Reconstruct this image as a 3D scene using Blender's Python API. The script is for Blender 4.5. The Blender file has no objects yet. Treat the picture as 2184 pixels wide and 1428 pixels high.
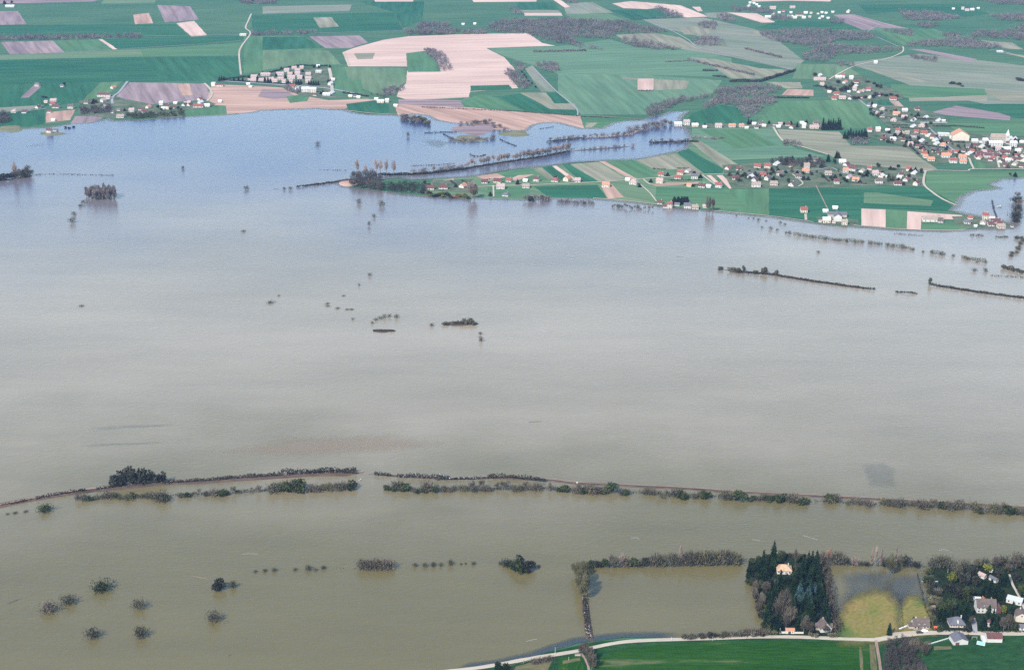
import bpy, bmesh, math, random
import numpy as np
from mathutils import Vector, Matrix
from mathutils.geometry import tessellate_polygon

# ------------------------------------------------------------------ camera
F = 3033.0            # focal length in photo pixels (about a 50 mm lens)
CX, CY = 1092.0, 714.0
YH = -440.0           # horizon line, above the top of the frame
PITCH = math.atan((CY - YH) / F)
H = 515.0             # aircraft height above the plain
scene = bpy.context.scene
col = scene.collection
cam_data = bpy.data.cameras.new('camera')
cam_data.sensor_width = 36.0
cam_data.lens = F / 2184.0 * 36.0
cam_data.clip_start = 1.0
cam_data.clip_end = 40000.0
cam = bpy.data.objects.new('camera', cam_data)
cam.location = (0, 0, H)
cam.rotation_euler = (math.pi / 2 - PITCH, 0, 0)
col.objects.link(cam)
scene.camera = cam

# ------------------------------------------------------------------ world, sun, exposure
SUN_EL, SUN_AZ = math.radians(43), math.radians(217)      # clockwise from +Y: behind the camera, to its left
world = bpy.data.worlds.new('World')
scene.world = world
world.use_nodes = True
wn, wl = world.node_tree.nodes, world.node_tree.links
bg = wn['Background']
sky = wn.new('ShaderNodeTexSky')
sky.sky_type = 'NISHITA'
sky.sun_disc = False
sky.sun_elevation = SUN_EL
sky.sun_rotation = SUN_AZ
sky.air_density = 1.5
sky.dust_density = 0.2
sky.ozone_density = 2.5
wl.new(sky.outputs['Color'], bg.inputs['Color'])
bg.inputs['Strength'].default_value = 0.15
sun_data = bpy.data.lights.new('sun', 'SUN')
sun_data.energy = 3.2
sun_data.angle = math.radians(0.53)
sun_data.color = (1.0, 0.95, 0.88)
sun = bpy.data.objects.new('sun', sun_data)
sd = Vector((math.sin(SUN_AZ) * math.cos(SUN_EL), math.cos(SUN_AZ) * math.cos(SUN_EL), math.sin(SUN_EL)))
sun.rotation_euler = (-sd).to_track_quat('-Z', 'Y').to_euler()
sun.location = (0, 0, 900)
col.objects.link(sun)
scene.view_settings.view_transform = 'Standard'
scene.view_settings.look = 'None'
scene.view_settings.exposure = 1.1
scene.view_settings.gamma = 1.0
scene.view_settings.use_curve_mapping = False
scene.render.engine = 'CYCLES'
scene.cycles.max_bounces = 6
scene.cycles.diffuse_bounces = 2
scene.cycles.glossy_bounces = 3
scene.cycles.transparent_max_bounces = 12
scene.cycles.volume_bounces = 1
scene.cycles.use_denoising = False

# ------------------------------------------------------------------ photo pixel -> point of the plain
CT, ST = math.cos(PITCH), math.sin(PITCH)
def P(x, y, z=0.0):
    dx, dy = (x - CX) / F, (CY - y) / F
    vy, vz = CT + dy * ST, -ST + dy * CT
    t = (H - z) / -vz
    return Vector((dx * t, vy * t, z))
def mpp(y):                          # metres per photo pixel, across, at the ground seen at row y
    return H / (CT * (y - YH))
rnd = random.Random(11)
rng = np.random.default_rng(11)

# ------------------------------------------------------------------ materials
MATS = {}
def ramp_mat(name, c1, c2, scale=0.02, detail=6.0, stretch=1.0, c3=None, fine=0.5, rough=0.95, rand=0.0, fscale=None, rows=None, cover=False):
    """diffuse ground or plant colour: two tones mixed by noise laid along the UV rows, plus fine speckle"""
    m = bpy.data.materials.new(name); m.use_nodes = True
    n, l = m.node_tree.nodes, m.node_tree.links
    b = n['Principled BSDF']; b.inputs['Roughness'].default_value = rough
    b.inputs['Specular IOR Level'].default_value = 0.0
    tc = n.new('ShaderNodeTexCoord'); mp = n.new('ShaderNodeMapping')
    mp.inputs['Scale'].default_value = (1.0 / stretch, 1.0, 1.0)
    l.new(tc.outputs['UV'], mp.inputs['Vector'])
    ns = n.new('ShaderNodeTexNoise'); ns.inputs['Scale'].default_value = scale; ns.inputs['Detail'].default_value = detail
    ns.inputs['Roughness'].default_value = 0.62
    l.new(mp.outputs['Vector'], ns.inputs['Vector'])
    rp = n.new('ShaderNodeValToRGB')
    rp.color_ramp.elements[0].position = 0.33; rp.color_ramp.elements[0].color = (*c1, 1)
    rp.color_ramp.elements[1].position = 0.67; rp.color_ramp.elements[1].color = (*c2, 1)
    if c3:
        rp.color_ramp.elements[1].position = 0.55; e = rp.color_ramp.elements.new(0.625); e.color = (*c3, 1)
    l.new(ns.outputs['Fac'], rp.inputs['Fac'])
    out = rp.outputs['Color']
    n2 = n.new('ShaderNodeTexNoise'); n2.inputs['Scale'].default_value = fscale or scale * 14; n2.inputs['Detail'].default_value = 3.0
    mp2 = n.new('ShaderNodeMapping'); mp2.inputs['Scale'].default_value = (1.0 / (rows or max(1.0, stretch * 1.5)), 1.0, 1.0)
    l.new(tc.outputs['UV'], mp2.inputs['Vector']); l.new(mp2.outputs['Vector'], n2.inputs['Vector'])
    mr = n.new('ShaderNodeMapRange'); mr.inputs['From Min'].default_value = 0.3; mr.inputs['From Max'].default_value = 0.7
    mr.inputs['To Min'].default_value = 1 - fine * 0.5; mr.inputs['To Max'].default_value = 1 + fine * 0.5
    l.new(n2.outputs['Fac'], mr.inputs['Value'])
    mx = n.new('ShaderNodeMix'); mx.data_type = 'RGBA'; mx.blend_type = 'MULTIPLY'; mx.inputs['Factor'].default_value = 1.0
    l.new(out, mx.inputs['A']); l.new(mr.outputs['Result'], mx.inputs['B'])
    out = mx.outputs['Result']
    if rand:
        oi = n.new('ShaderNodeObjectInfo'); m2 = n.new('ShaderNodeMapRange')
        m2.inputs['To Min'].default_value = 1 - rand; m2.inputs['To Max'].default_value = 1 + rand
        l.new(oi.outputs['Random'], m2.inputs['Value'])
        m3 = n.new('ShaderNodeMix'); m3.data_type = 'RGBA'; m3.blend_type = 'MULTIPLY'; m3.inputs['Factor'].default_value = 1.0
        l.new(out, m3.inputs['A']); l.new(m2.outputs['Result'], m3.inputs['B']); out = m3.outputs['Result']
    l.new(out, b.inputs['Base Color'])
    if cover:                                   # a wet margin where grass stands thinner and thinner out of the water
        at = n.new('ShaderNodeAttribute'); at.attribute_name = 'cover'
        n4 = n.new('ShaderNodeTexNoise'); n4.inputs['Scale'].default_value = 0.12; n4.inputs['Detail'].default_value = 6.0
        l.new(tc.outputs['UV'], n4.inputs['Vector'])
        a1 = n.new('ShaderNodeMath'); a1.operation = 'ADD'; l.new(at.outputs['Fac'], a1.inputs[0]); l.new(n4.outputs['Fac'], a1.inputs[1])
        a2 = n.new('ShaderNodeMapRange'); a2.inputs['From Min'].default_value = .5; a2.inputs['From Max'].default_value = 1.35; l.new(a1.outputs[0], a2.inputs['Value'])
        l.new(a2.outputs['Result'], b.inputs['Alpha'])
    MATS[name] = m
    return m

def leaf_mat(name, c1, c2, rand=0.25, transl=0.0, scale=3.0):
    """plant colour: tone varies with position inside the crown and from plant to plant"""
    m = bpy.data.materials.new(name); m.use_nodes = True
    n, l = m.node_tree.nodes, m.node_tree.links
    b = n['Principled BSDF']; b.inputs['Roughness'].default_value = 0.9
    b.inputs['Specular IOR Level'].default_value = 0.0
    tc = n.new('ShaderNodeTexCoord'); ns = n.new('ShaderNodeTexNoise')
    ns.inputs['Scale'].default_value = scale; ns.inputs['Detail'].default_value = 3.0
    l.new(tc.outputs['Object'], ns.inputs['Vector'])
    rp = n.new('ShaderNodeValToRGB')
    rp.color_ramp.elements[0].position = 0.35; rp.color_ramp.elements[0].color = (*c1, 1)
    rp.color_ramp.elements[1].position = 0.65; rp.color_ramp.elements[1].color = (*c2, 1)
    l.new(ns.outputs['Fac'], rp.inputs['Fac'])
    oi = n.new('ShaderNodeObjectInfo'); m2 = n.new('ShaderNodeMapRange')
    m2.inputs['To Min'].default_value = 1 - rand; m2.inputs['To Max'].default_value = 1 + rand
    l.new(oi.outputs['Random'], m2.inputs['Value'])
    m3 = n.new('ShaderNodeMix'); m3.data_type = 'RGBA'; m3.blend_type = 'MULTIPLY'; m3.inputs['Factor'].default_value = 1.0
    l.new(rp.outputs['Color'], m3.inputs['A']); l.new(m2.outputs['Result'], m3.inputs['B'])
    l.new(m3.outputs['Result'], b.inputs['Base Color'])
    MATS[name] = m
    return m

def flat_mat(name, c, rough=0.8, var=0.15, scale=0.6, spec=0.3, metal=0.0):
    """built surfaces: one paint colour with weathering noise"""
    m = bpy.data.materials.new(name); m.use_nodes = True
    n, l = m.node_tree.nodes, m.node_tree.links
    b = n['Principled BSDF']; b.inputs['Roughness'].default_value = rough
    b.inputs['Specular IOR Level'].default_value = spec; b.inputs['Metallic'].default_value = metal
    tc = n.new('ShaderNodeTexCoord'); ns = n.new('ShaderNodeTexNoise')
    ns.inputs['Scale'].default_value = scale; ns.inputs['Detail'].default_value = 5.0
    l.new(tc.outputs['Object'], ns.inputs['Vector'])
    rp = n.new('ShaderNodeValToRGB')
    rp.color_ramp.elements[0].position = 0.3; rp.color_ramp.elements[0].color = (*[v * (1 - var) for v in c], 1)
    rp.color_ramp.elements[1].position = 0.7; rp.color_ramp.elements[1].color = (*[min(1, v * (1 + var)) for v in c], 1)
    l.new(ns.outputs['Fac'], rp.inputs['Fac'])
    l.new(rp.outputs['Color'], b.inputs['Base Color'])
    MATS[name] = m
    return m

# fields and ground
ramp_mat('grass', (0.034, 0.094, 0.054), (0.062, 0.118, 0.064), 0.006, stretch=2.0, fine=0.36, fscale=0.085, rows=14)
ramp_mat('wheat', (0.014, 0.076, 0.044), (0.03, 0.1, 0.052), 0.008, stretch=4.0, fine=0.45, fscale=0.085, rows=14)
ramp_mat('meadow', (0.048, 0.12, 0.06), (0.082, 0.146, 0.072), 0.01, stretch=3.0, fine=0.36, fscale=0.085, rows=14)
ramp_mat('mid_meadow', (0.072, 0.14, 0.084), (0.104, 0.164, 0.096), 0.008, stretch=3.0, fine=0.36, fscale=0.085, rows=14)
ramp_mat('pale_meadow', (0.07, 0.13, 0.068), (0.115, 0.158, 0.088), 0.012, stretch=3.0, fine=0.36, fscale=0.085, rows=14)
ramp_mat('stubble', (0.15, 0.15, 0.1), (0.215, 0.195, 0.135), 0.02, stretch=4.0, fine=0.5, fscale=0.085, rows=14)
ramp_mat('plough', (0.165, 0.12, 0.125), (0.235, 0.17, 0.16), 0.016, stretch=8.0, fine=0.6, fscale=0.085, rows=14)
ramp_mat('soil', (0.385, 0.258, 0.205), (0.49, 0.34, 0.27), 0.01, stretch=5.0, fine=0.32, fscale=0.085, rows=14)
ramp_mat('red_soil', (0.27, 0.165, 0.125), (0.4, 0.255, 0.19), 0.018, stretch=6.0, fine=0.5, fscale=0.085, rows=14)
ramp_mat('pasture', (0.115, 0.145, 0.098), (0.185, 0.18, 0.135), 0.012, stretch=4.0, fine=0.36, fscale=0.085, rows=14)
ramp_mat('near_wheat', (0.009, 0.044, 0.006), (0.018, 0.058, 0.009), 0.045, stretch=5.0, c3=(0.085, 0.095, 0.04), fine=0.5, fscale=0.6)
ramp_mat('near_grass', (0.01, 0.04, 0.014), (0.02, 0.058, 0.018), 0.03, stretch=1.5, fine=0.5, fscale=0.35)
ramp_mat('wet_meadow', (0.195, 0.135, 0.05), (0.15, 0.13, 0.038), 0.03, stretch=1.0, c3=(0.085, 0.11, 0.03), fine=0.35, fscale=0.5, cover=True)
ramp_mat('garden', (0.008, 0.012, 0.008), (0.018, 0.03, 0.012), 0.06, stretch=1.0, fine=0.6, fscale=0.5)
ramp_mat('village_ground', (0.035, 0.075, 0.038), (0.13, 0.13, 0.09), 0.04, stretch=1.0, fine=0.5)
ramp_mat('bank', (0.05, 0.036, 0.028), (0.105, 0.072, 0.055), 0.08, stretch=4.0, fine=0.6, fscale=0.8)
ramp_mat('islet', (0.1, 0.105, 0.055), (0.17, 0.155, 0.09), 0.05, fine=0.5)
ramp_mat('road', (0.33, 0.275, 0.205), (0.39, 0.33, 0.25), 0.05, stretch=5.0, fine=0.2)
ramp_mat('track', (0.2, 0.13, 0.1), (0.28, 0.19, 0.145), 0.08, stretch=6.0, fine=0.35)
ramp_mat('near_stubble', (0.075, 0.075, 0.032), (0.13, 0.11, 0.055), 0.1, stretch=3.0, fine=0.5, fscale=0.7)
ramp_mat('wet_court', (0.07, 0.075, 0.08), (0.11, 0.11, 0.11), 0.1, fine=0.3)
ramp_mat('asphalt', (0.21, 0.2, 0.2), (0.27, 0.255, 0.25), 0.05, fine=0.25)
# plants
leaf_mat('bare_twig', (0.075, 0.062, 0.047), (0.145, 0.118, 0.085))
leaf_mat('poplar_twig', (0.22, 0.16, 0.135), (0.33, 0.24, 0.20))
leaf_mat('willow_twig', (0.075, 0.07, 0.04), (0.13, 0.118, 0.062))
leaf_mat('dark_bush', (0.018, 0.019, 0.015), (0.048, 0.048, 0.034))
leaf_mat('green_bush', (0.022, 0.030, 0.012), (0.052, 0.066, 0.026))
leaf_mat('grey_bush', (0.055, 0.052, 0.036), (0.11, 0.10, 0.066))
leaf_mat('spring_leaf', (0.09, 0.10, 0.018), (0.16, 0.155, 0.03))
leaf_mat('conifer_needle', (0.005, 0.013, 0.006), (0.016, 0.034, 0.014))
leaf_mat('blue_needle', (0.025, 0.05, 0.05), (0.045, 0.085, 0.08))
leaf_mat('blossom', (0.16, 0.13, 0.12), (0.42, 0.37, 0.34))
leaf_mat('russet', (0.22, 0.12, 0.08), (0.32, 0.18, 0.12))
leaf_mat('river_twig', (0.12, 0.10, 0.098), (0.20, 0.165, 0.15))
leaf_mat('wood_twig', (0.10, 0.088, 0.088), (0.165, 0.142, 0.135), rand=0.12, scale=0.02)
leaf_mat('bark', (0.10, 0.085, 0.07), (0.17, 0.15, 0.13))
# buildings
flat_mat('white_wall', (0.47, 0.44, 0.395), 0.85, 0.06)
flat_mat('cream_wall', (0.50, 0.43, 0.34), 0.85, 0.08)
flat_mat('stone_wall', (0.36, 0.31, 0.25), 0.9, 0.12)
flat_mat('red_tile', (0.21, 0.062, 0.046), 0.85, 0.2)
flat_mat('dark_red_tile', (0.10, 0.04, 0.036), 0.85, 0.2)
flat_mat('orange_tile', (0.40, 0.18, 0.105), 0.85, 0.15)
flat_mat('brown_tile', (0.10, 0.072, 0.062), 0.9, 0.2)
flat_mat('grey_slate', (0.095, 0.09, 0.10), 0.7, 0.15)
flat_mat('pink_tile', (0.34, 0.235, 0.205), 0.85, 0.12)
flat_mat('tan_tile', (0.25, 0.19, 0.15), 0.85, 0.15)
flat_mat('white_sheet', (0.48, 0.46, 0.43), 0.6, 0.06)
flat_mat('ochre_tile', (0.418, 0.266, 0.158), 0.85, 0.2)
flat_mat('brick', (0.36, 0.2, 0.15), 0.9, 0.15)
flat_mat('shutter', (0.06, 0.05, 0.05), 0.6, 0.2)
flat_mat('pane', (0.03, 0.035, 0.04), 0.15, 0.2, spec=0.5)
flat_mat('timber', (0.20, 0.14, 0.10), 0.9, 0.2)
flat_mat('car_dark', (0.03, 0.03, 0.035), 0.3, 0.1, spec=0.5)
flat_mat('car_white', (0.75, 0.75, 0.75), 0.3, 0.05, spec=0.5)
flat_mat('tyre', (0.02, 0.02, 0.02), 0.9, 0.1)
flat_mat('pool_blue', (0.25, 0.55, 0.62), 0.3, 0.1)
flat_mat('red_paint', (0.55, 0.10, 0.06), 0.5, 0.15)
flat_mat('concrete', (0.55, 0.53, 0.50), 0.85, 0.1)

def water_mat():
    m = bpy.data.materials.new('flood_water'); m.use_nodes = True
    n, l = m.node_tree.nodes, m.node_tree.links
    b = n['Principled BSDF']
    tc = n.new('ShaderNodeTexCoord')
    ns = n.new('ShaderNodeTexNoise'); ns.inputs['Scale'].default_value = 0.0035; ns.inputs['Detail'].default_value = 5.0
    mp = n.new('ShaderNodeMapping'); mp.inputs['Scale'].default_value = (0.35, 1.0, 1.0)
    l.new(tc.outputs['Object'], mp.inputs['Vector']); l.new(mp.outputs['Vector'], ns.inputs['Vector'])
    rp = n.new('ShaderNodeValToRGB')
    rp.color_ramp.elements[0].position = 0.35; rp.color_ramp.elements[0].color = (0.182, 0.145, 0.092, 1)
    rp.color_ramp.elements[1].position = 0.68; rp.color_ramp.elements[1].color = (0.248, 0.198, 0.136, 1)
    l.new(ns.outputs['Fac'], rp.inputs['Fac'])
    # far backwater: clearer, less silt, and sky-blue reflection painted into its colour; ragged blend
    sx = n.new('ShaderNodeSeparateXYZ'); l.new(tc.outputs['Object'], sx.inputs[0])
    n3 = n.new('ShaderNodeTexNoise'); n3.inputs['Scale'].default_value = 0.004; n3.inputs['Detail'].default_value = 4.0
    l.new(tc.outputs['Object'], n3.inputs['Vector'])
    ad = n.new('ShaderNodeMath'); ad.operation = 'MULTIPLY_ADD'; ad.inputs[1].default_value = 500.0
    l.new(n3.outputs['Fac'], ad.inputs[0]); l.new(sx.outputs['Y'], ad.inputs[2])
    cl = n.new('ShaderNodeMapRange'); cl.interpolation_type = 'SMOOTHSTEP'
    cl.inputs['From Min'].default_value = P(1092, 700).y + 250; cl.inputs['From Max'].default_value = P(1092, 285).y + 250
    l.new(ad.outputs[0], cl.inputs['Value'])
    # dark olive base colour on the near side, blending to paler beyond the levee
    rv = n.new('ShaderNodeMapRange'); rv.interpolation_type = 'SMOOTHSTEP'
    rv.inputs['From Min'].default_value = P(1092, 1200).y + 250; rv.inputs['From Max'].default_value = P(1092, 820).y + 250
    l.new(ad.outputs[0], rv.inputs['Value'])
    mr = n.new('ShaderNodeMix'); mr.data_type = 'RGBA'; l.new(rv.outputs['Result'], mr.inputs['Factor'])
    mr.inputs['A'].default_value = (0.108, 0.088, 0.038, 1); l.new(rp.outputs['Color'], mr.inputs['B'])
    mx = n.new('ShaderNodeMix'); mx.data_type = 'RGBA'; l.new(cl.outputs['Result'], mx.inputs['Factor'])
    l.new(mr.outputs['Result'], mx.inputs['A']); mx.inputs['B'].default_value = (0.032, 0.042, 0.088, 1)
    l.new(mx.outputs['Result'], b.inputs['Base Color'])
    # drifting silt: streaks along the wind, and fine mottling
    n5 = n.new('ShaderNodeTexNoise'); n5.inputs['Scale'].default_value = 0.03; n5.inputs['Detail'].default_value = 8.0; n5.inputs['Roughness'].default_value = 0.7
    mp5 = n.new('ShaderNodeMapping'); mp5.inputs['Scale'].default_value = (0.25, 1.0, 1.0); mp5.inputs['Rotation'].default_value = (0, 0, 0.12)
    l.new(tc.outputs['Object'], mp5.inputs['Vector']); l.new(mp5.outputs['Vector'], n5.inputs['Vector'])
    m5 = n.new('ShaderNodeMapRange'); m5.inputs['From Min'].default_value = 0.3; m5.inputs['From Max'].default_value = 0.7; m5.inputs['To Min'].default_value = 0.92; m5.inputs['To Max'].default_value = 1.08
    l.new(n5.outputs['Fac'], m5.inputs['Value'])
    x5 = n.new('ShaderNodeMix'); x5.data_type = 'RGBA'; x5.blend_type = 'MULTIPLY'; x5.inputs['Factor'].default_value = 1.0
    l.new(mx.outputs['Result'], x5.inputs['A']); l.new(m5.outputs['Result'], x5.inputs['B']); l.new(x5.outputs['Result'], b.inputs['Base Color'])
    b.inputs['Roughness'].default_value = 0.16
    b.inputs['IOR'].default_value = 1.33
    w = n.new('ShaderNodeTexNoise'); w.inputs['Scale'].default_value = 0.30; w.inputs['Detail'].default_value = 4.0
    mp2 = n.new('ShaderNodeMapping'); mp2.inputs['Scale'].default_value = (0.6, 1.3, 1.0); mp2.inputs['Rotation'].default_value = (0, 0, 0.5)
    l.new(tc.outputs['Object'], mp2.inputs['Vector']); l.new(mp2.outputs['Vector'], w.inputs['Vector'])
    bp = n.new('ShaderNodeBump'); bp.inputs['Strength'].default_value = 0.7; bp.inputs['Distance'].default_value = 0.45
    l.new(w.outputs['Fac'], bp.inputs['Height']); l.new(bp.outputs['Normal'], b.inputs['Normal'])
    MATS['flood_water'] = m
water_mat()

def soft_mat(name, c, amount, rough=0.4):
    """shallows and silt: thin water-borne layer whose cover thins out towards its edge (vertex attribute 'cover')"""
    m = bpy.data.materials.new(name); m.use_nodes = True
    n, l = m.node_tree.nodes, m.node_tree.links
    b = n['Principled BSDF']; b.inputs['Base Color'].default_value = (*c, 1); b.inputs['Roughness'].default_value = rough
    b.inputs['IOR'].default_value = 1.33
    at = n.new('ShaderNodeAttribute'); at.attribute_name = 'cover'
    tc = n.new('ShaderNodeTexCoord'); ns = n.new('ShaderNodeTexNoise'); ns.inputs['Scale'].default_value = 0.06; ns.inputs['Detail'].default_value = 5.0
    l.new(tc.outputs['Object'], ns.inputs['Vector'])
    mr = n.new('ShaderNodeMapRange'); mr.inputs['From Min'].default_value = -0.1; mr.inputs['From Max'].default_value = 0.6
    l.new(ns.outputs['Fac'], mr.inputs['Value'])
    mu = n.new('ShaderNodeMath'); mu.operation = 'MULTIPLY'
    l.new(at.outputs['Fac'], mu.inputs[0]); l.new(mr.outputs['Result'], mu.inputs[1])
    mu2 = n.new('ShaderNodeMath'); mu2.operation = 'MULTIPLY'; mu2.inputs[1].default_value = amount; mu2.use_clamp = True
    l.new(mu.outputs[0], mu2.inputs[0])
    l.new(mu2.outputs[0], b.inputs['Alpha'])
    MATS[name] = m
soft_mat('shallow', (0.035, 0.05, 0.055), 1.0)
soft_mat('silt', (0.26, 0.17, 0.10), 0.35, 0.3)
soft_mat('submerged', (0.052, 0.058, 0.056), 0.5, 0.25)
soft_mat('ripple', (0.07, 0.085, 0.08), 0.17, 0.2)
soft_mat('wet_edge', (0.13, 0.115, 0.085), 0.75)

# ------------------------------------------------------------------ object helpers
def link(o, parent=None):
    col.objects.link(o)
    if parent is not None: o.parent = parent
    return o
def mesh_obj(name, verts, faces, mat, parent=None, loc=None, smooth=False):
    me = bpy.data.meshes.new(name)
    me.from_pydata([tuple(v) for v in verts], [], faces)
    if isinstance(mat, str): mat = MATS[mat]
    me.materials.append(mat)
    o = bpy.data.objects.new(name, me)
    if loc is not None: o.location = loc
    return link(o, parent)
def np_mesh(name, v, tris, mat):
    """v (n,3) float array, tris (m,3) int array"""
    me = bpy.data.meshes.new(name)
    n, m = len(v), len(tris)
    me.vertices.add(n); me.vertices.foreach_set('co', np.ascontiguousarray(v, dtype=np.float32).ravel())
    me.loops.add(m * 3); me.loops.foreach_set('vertex_index', np.ascontiguousarray(tris, dtype=np.int32).ravel())
    me.polygons.add(m); me.polygons.foreach_set('loop_start', np.arange(0, m * 3, 3, dtype=np.int32))
    me.update(calc_edges=True)
    me.materials.append(MATS[mat] if isinstance(mat, str) else mat)
    return me
def tag(o, label, cat, group=None, kind=None):
    if label: o['label'] = label
    if cat: o['category'] = cat
    if group: o['group'] = group
    if kind: o['kind'] = kind
    return o

ONES = 'zeroth first second third fourth fifth sixth seventh eighth ninth tenth eleventh twelfth thirteenth fourteenth fifteenth sixteenth seventeenth eighteenth nineteenth'.split()
TENS = {20: 'twent', 30: 'thirt', 40: 'fort', 50: 'fift', 60: 'sixt', 70: 'sevent', 80: 'eight', 90: 'ninet'}
def ordinal(k):
    if k < 20: return ONES[k]
    if k >= 100: return 'hundred and ' + ordinal(k - 100) if k > 100 else 'hundredth'
    t, r = k // 10 * 10, k % 10
    return TENS[t] + ('ieth' if r == 0 else 'y-' + ONES[r])
REG = {}                              # place -> things that stand there, labelled together at the end
def reg(o, px, look, cat, place, kind=None):
    REG.setdefault((cat, place), []).append((px, o, look, kind))
    return o
def finish_labels():
    for (cat, place), items in REG.items():
        items.sort(key=lambda t: t[0])
        for k, (px, o, look, kind) in enumerate(items, 1):
            o['category'] = cat
            if len(items) == 1: o['label'] = f'{look} {place}'
            else:
                o['label'] = f'{look}, {ordinal(k)} from the left {place}'
                o['group'] = f'{cat} {place}'
            if kind: o['kind'] = kind

# ------------------------------------------------------------------ sheets laid on the plain
def roughen(pts, step=14.0, amp=3.0, closed=True, seed=1):
    r = random.Random(seed); out = []
    n = len(pts)
    for i in range(n if closed else n - 1):
        a, b = pts[i], pts[(i + 1) % n]
        d = b - a; L = d.length
        k = max(1, min(60, int(L / step)))
        for j in range(k):
            q = a + d * (j / k)
            if j or amp > 2: q = q + Vector((r.uniform(-amp, amp), r.uniform(-amp, amp) * 1.6, 0))
            out.append(q)
    if not closed: out.append(pts[-1])
    return out
def tess(vs):
    return [tuple(t) for t in tessellate_polygon([[Vector((v.x, v.y, 0)) for v in vs]])]
def add_uv(me, ang):
    uv = me.uv_layers.new(name='rows')
    n = len(me.loops); vi = np.empty(n, dtype=np.int32); me.loops.foreach_get('vertex_index', vi)
    co = np.empty(len(me.vertices) * 3, dtype=np.float32); me.vertices.foreach_get('co', co); co = co.reshape(-1, 3)[vi]
    c, s = math.cos(ang), math.sin(ang)
    u = np.stack([co[:, 0] * c + co[:, 1] * s, -co[:, 0] * s + co[:, 1] * c], axis=1).astype(np.float32)
    uv.data.foreach_set('uv', u.ravel())
def sheet(name, px, mat, z, amp=0.0, step=25.0, ang=None, seed=1, smooth=0):
    pts = [P(x, y) for x, y in px]
    for _ in range(smooth):           # round the corners
        q = []
        for i in range(len(pts)):
            a, b = pts[i], pts[(i + 1) % len(pts)]
            q += [a * .75 + b * .25, a * .25 + b * .75]
        pts = q
    if ang is None:
        e = max(((pts[(i + 1) % len(pts)] - pts[i]) for i in range(len(pts))), key=lambda d: d.length)
        ang = math.atan2(e.y, e.x)
    if amp: pts = roughen(pts, step, amp, True, seed)
    vs = [Vector((p.x, p.y, z)) for p in pts]
    o = mesh_obj(name, vs, tess(vs), mat)
    add_uv(o.data, ang)
    return o
FIELD_LOOK = {'wheat': 'dark green field of young wheat', 'meadow': 'bright green meadow', 'mid_meadow': 'soft blue green meadow', 'pale_meadow': 'pale yellowish meadow',
              'stubble': 'olive tan stubble field', 'plough': 'brown purple ploughed field', 'soil': 'pale pink bare soil field',
              'red_soil': 'reddish bare soil field', 'pasture': 'grey green pasture', 'grass': 'plain green field', 'village_ground': 'trodden village ground',
              'garden': 'dark green garden ground', 'near_wheat': 'deep green wheat field', 'near_grass': 'dark green grass field',
              'wet_meadow': 'yellowish wet meadow', 'near_stubble': 'tan grass strip', 'islet': 'olive grass islet', 'bank': 'brown bank'}
FZ = [0.03]
def field(mat, px, amp=0.8, place='on the far plain', name='field', cat='field', z=None, ang=None, smooth=0):
    if z is None:
        FZ[0] += 0.002; z = FZ[0]
    o = sheet(name, px, mat, z, amp, 20.0, ang, seed=len(bpy.data.objects), smooth=smooth)
    look = FIELD_LOOK[mat]
    x = sum(p[0] for p in px) / len(px)
    reg(o, x, look, cat, place, 'structure')
    return o
def ribbon(name, px, width, mat, z, look, cat='road', place='', wiggle=0.0):
    pts = [P(x, y) for x, y in px]
    pts = [Vector((p.x, p.y, 0)) for p in pts]
    # Catmull-Rom through the points
    q = []
    for i in range(len(pts) - 1):
        p0 = pts[max(0, i - 1)]; p1 = pts[i]; p2 = pts[i + 1]; p3 = pts[min(len(pts) - 1, i + 2)]
        for j in range(5):
            t = j / 5
            q.append(0.5 * ((2 * p1) + (p2 - p0) * t + (2 * p0 - 5 * p1 + 4 * p2 - p3) * t * t + (3 * p1 - p0 - 3 * p2 + p3) * t ** 3))
    q.append(pts[-1])
    vs, fs = [], []
    for i, p in enumerate(q):
        d = (q[min(i + 1, len(q) - 1)] - q[max(i - 1, 0)]).normalized()
        nrm = Vector((-d.y, d.x, 0)); w = width / 2 * (1 + rnd.uniform(-.08, .08))
        vs += [(*(p + nrm * w).xy, z), (*(p - nrm * w).xy, z)]
        if i: fs.append((2 * i - 2, 2 * i - 1, 2 * i + 1, 2 * i))
    o = mesh_obj(name, vs, fs, mat)
    add_uv(o.data, math.atan2((q[-1] - q[0]).y, (q[-1] - q[0]).x))
    tag(o, look, cat, None, 'structure')
    return o
def soft_patch(name, px, mat, z, look, inner=0.7, cat='shallows'):
    pts = [P(x, y) for x, y in px]; pts = roughen([Vector((p.x, p.y, 0)) for p in pts], 15, 2.0)
    c = sum(pts, Vector()) / len(pts); n = len(pts)
    vs = [(p.x, p.y, z) for p in pts] + [(*(c + (p - c) * inner).xy, z) for p in pts] + [(c.x, c.y, z)]
    fs = [(i, (i + 1) % n, n + (i + 1) % n, n + i) for i in range(n)] + [(n + i, n + (i + 1) % n, 2 * n) for i in range(n)]
    o = mesh_obj(name, vs, fs, mat)
    a = o.data.attributes.new('cover', 'FLOAT', 'POINT')
    a.data.foreach_set('value', [0.0] * n + [1.0] * (n + 1))
    tag(o, look, cat, None, 'structure')
    return o
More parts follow.
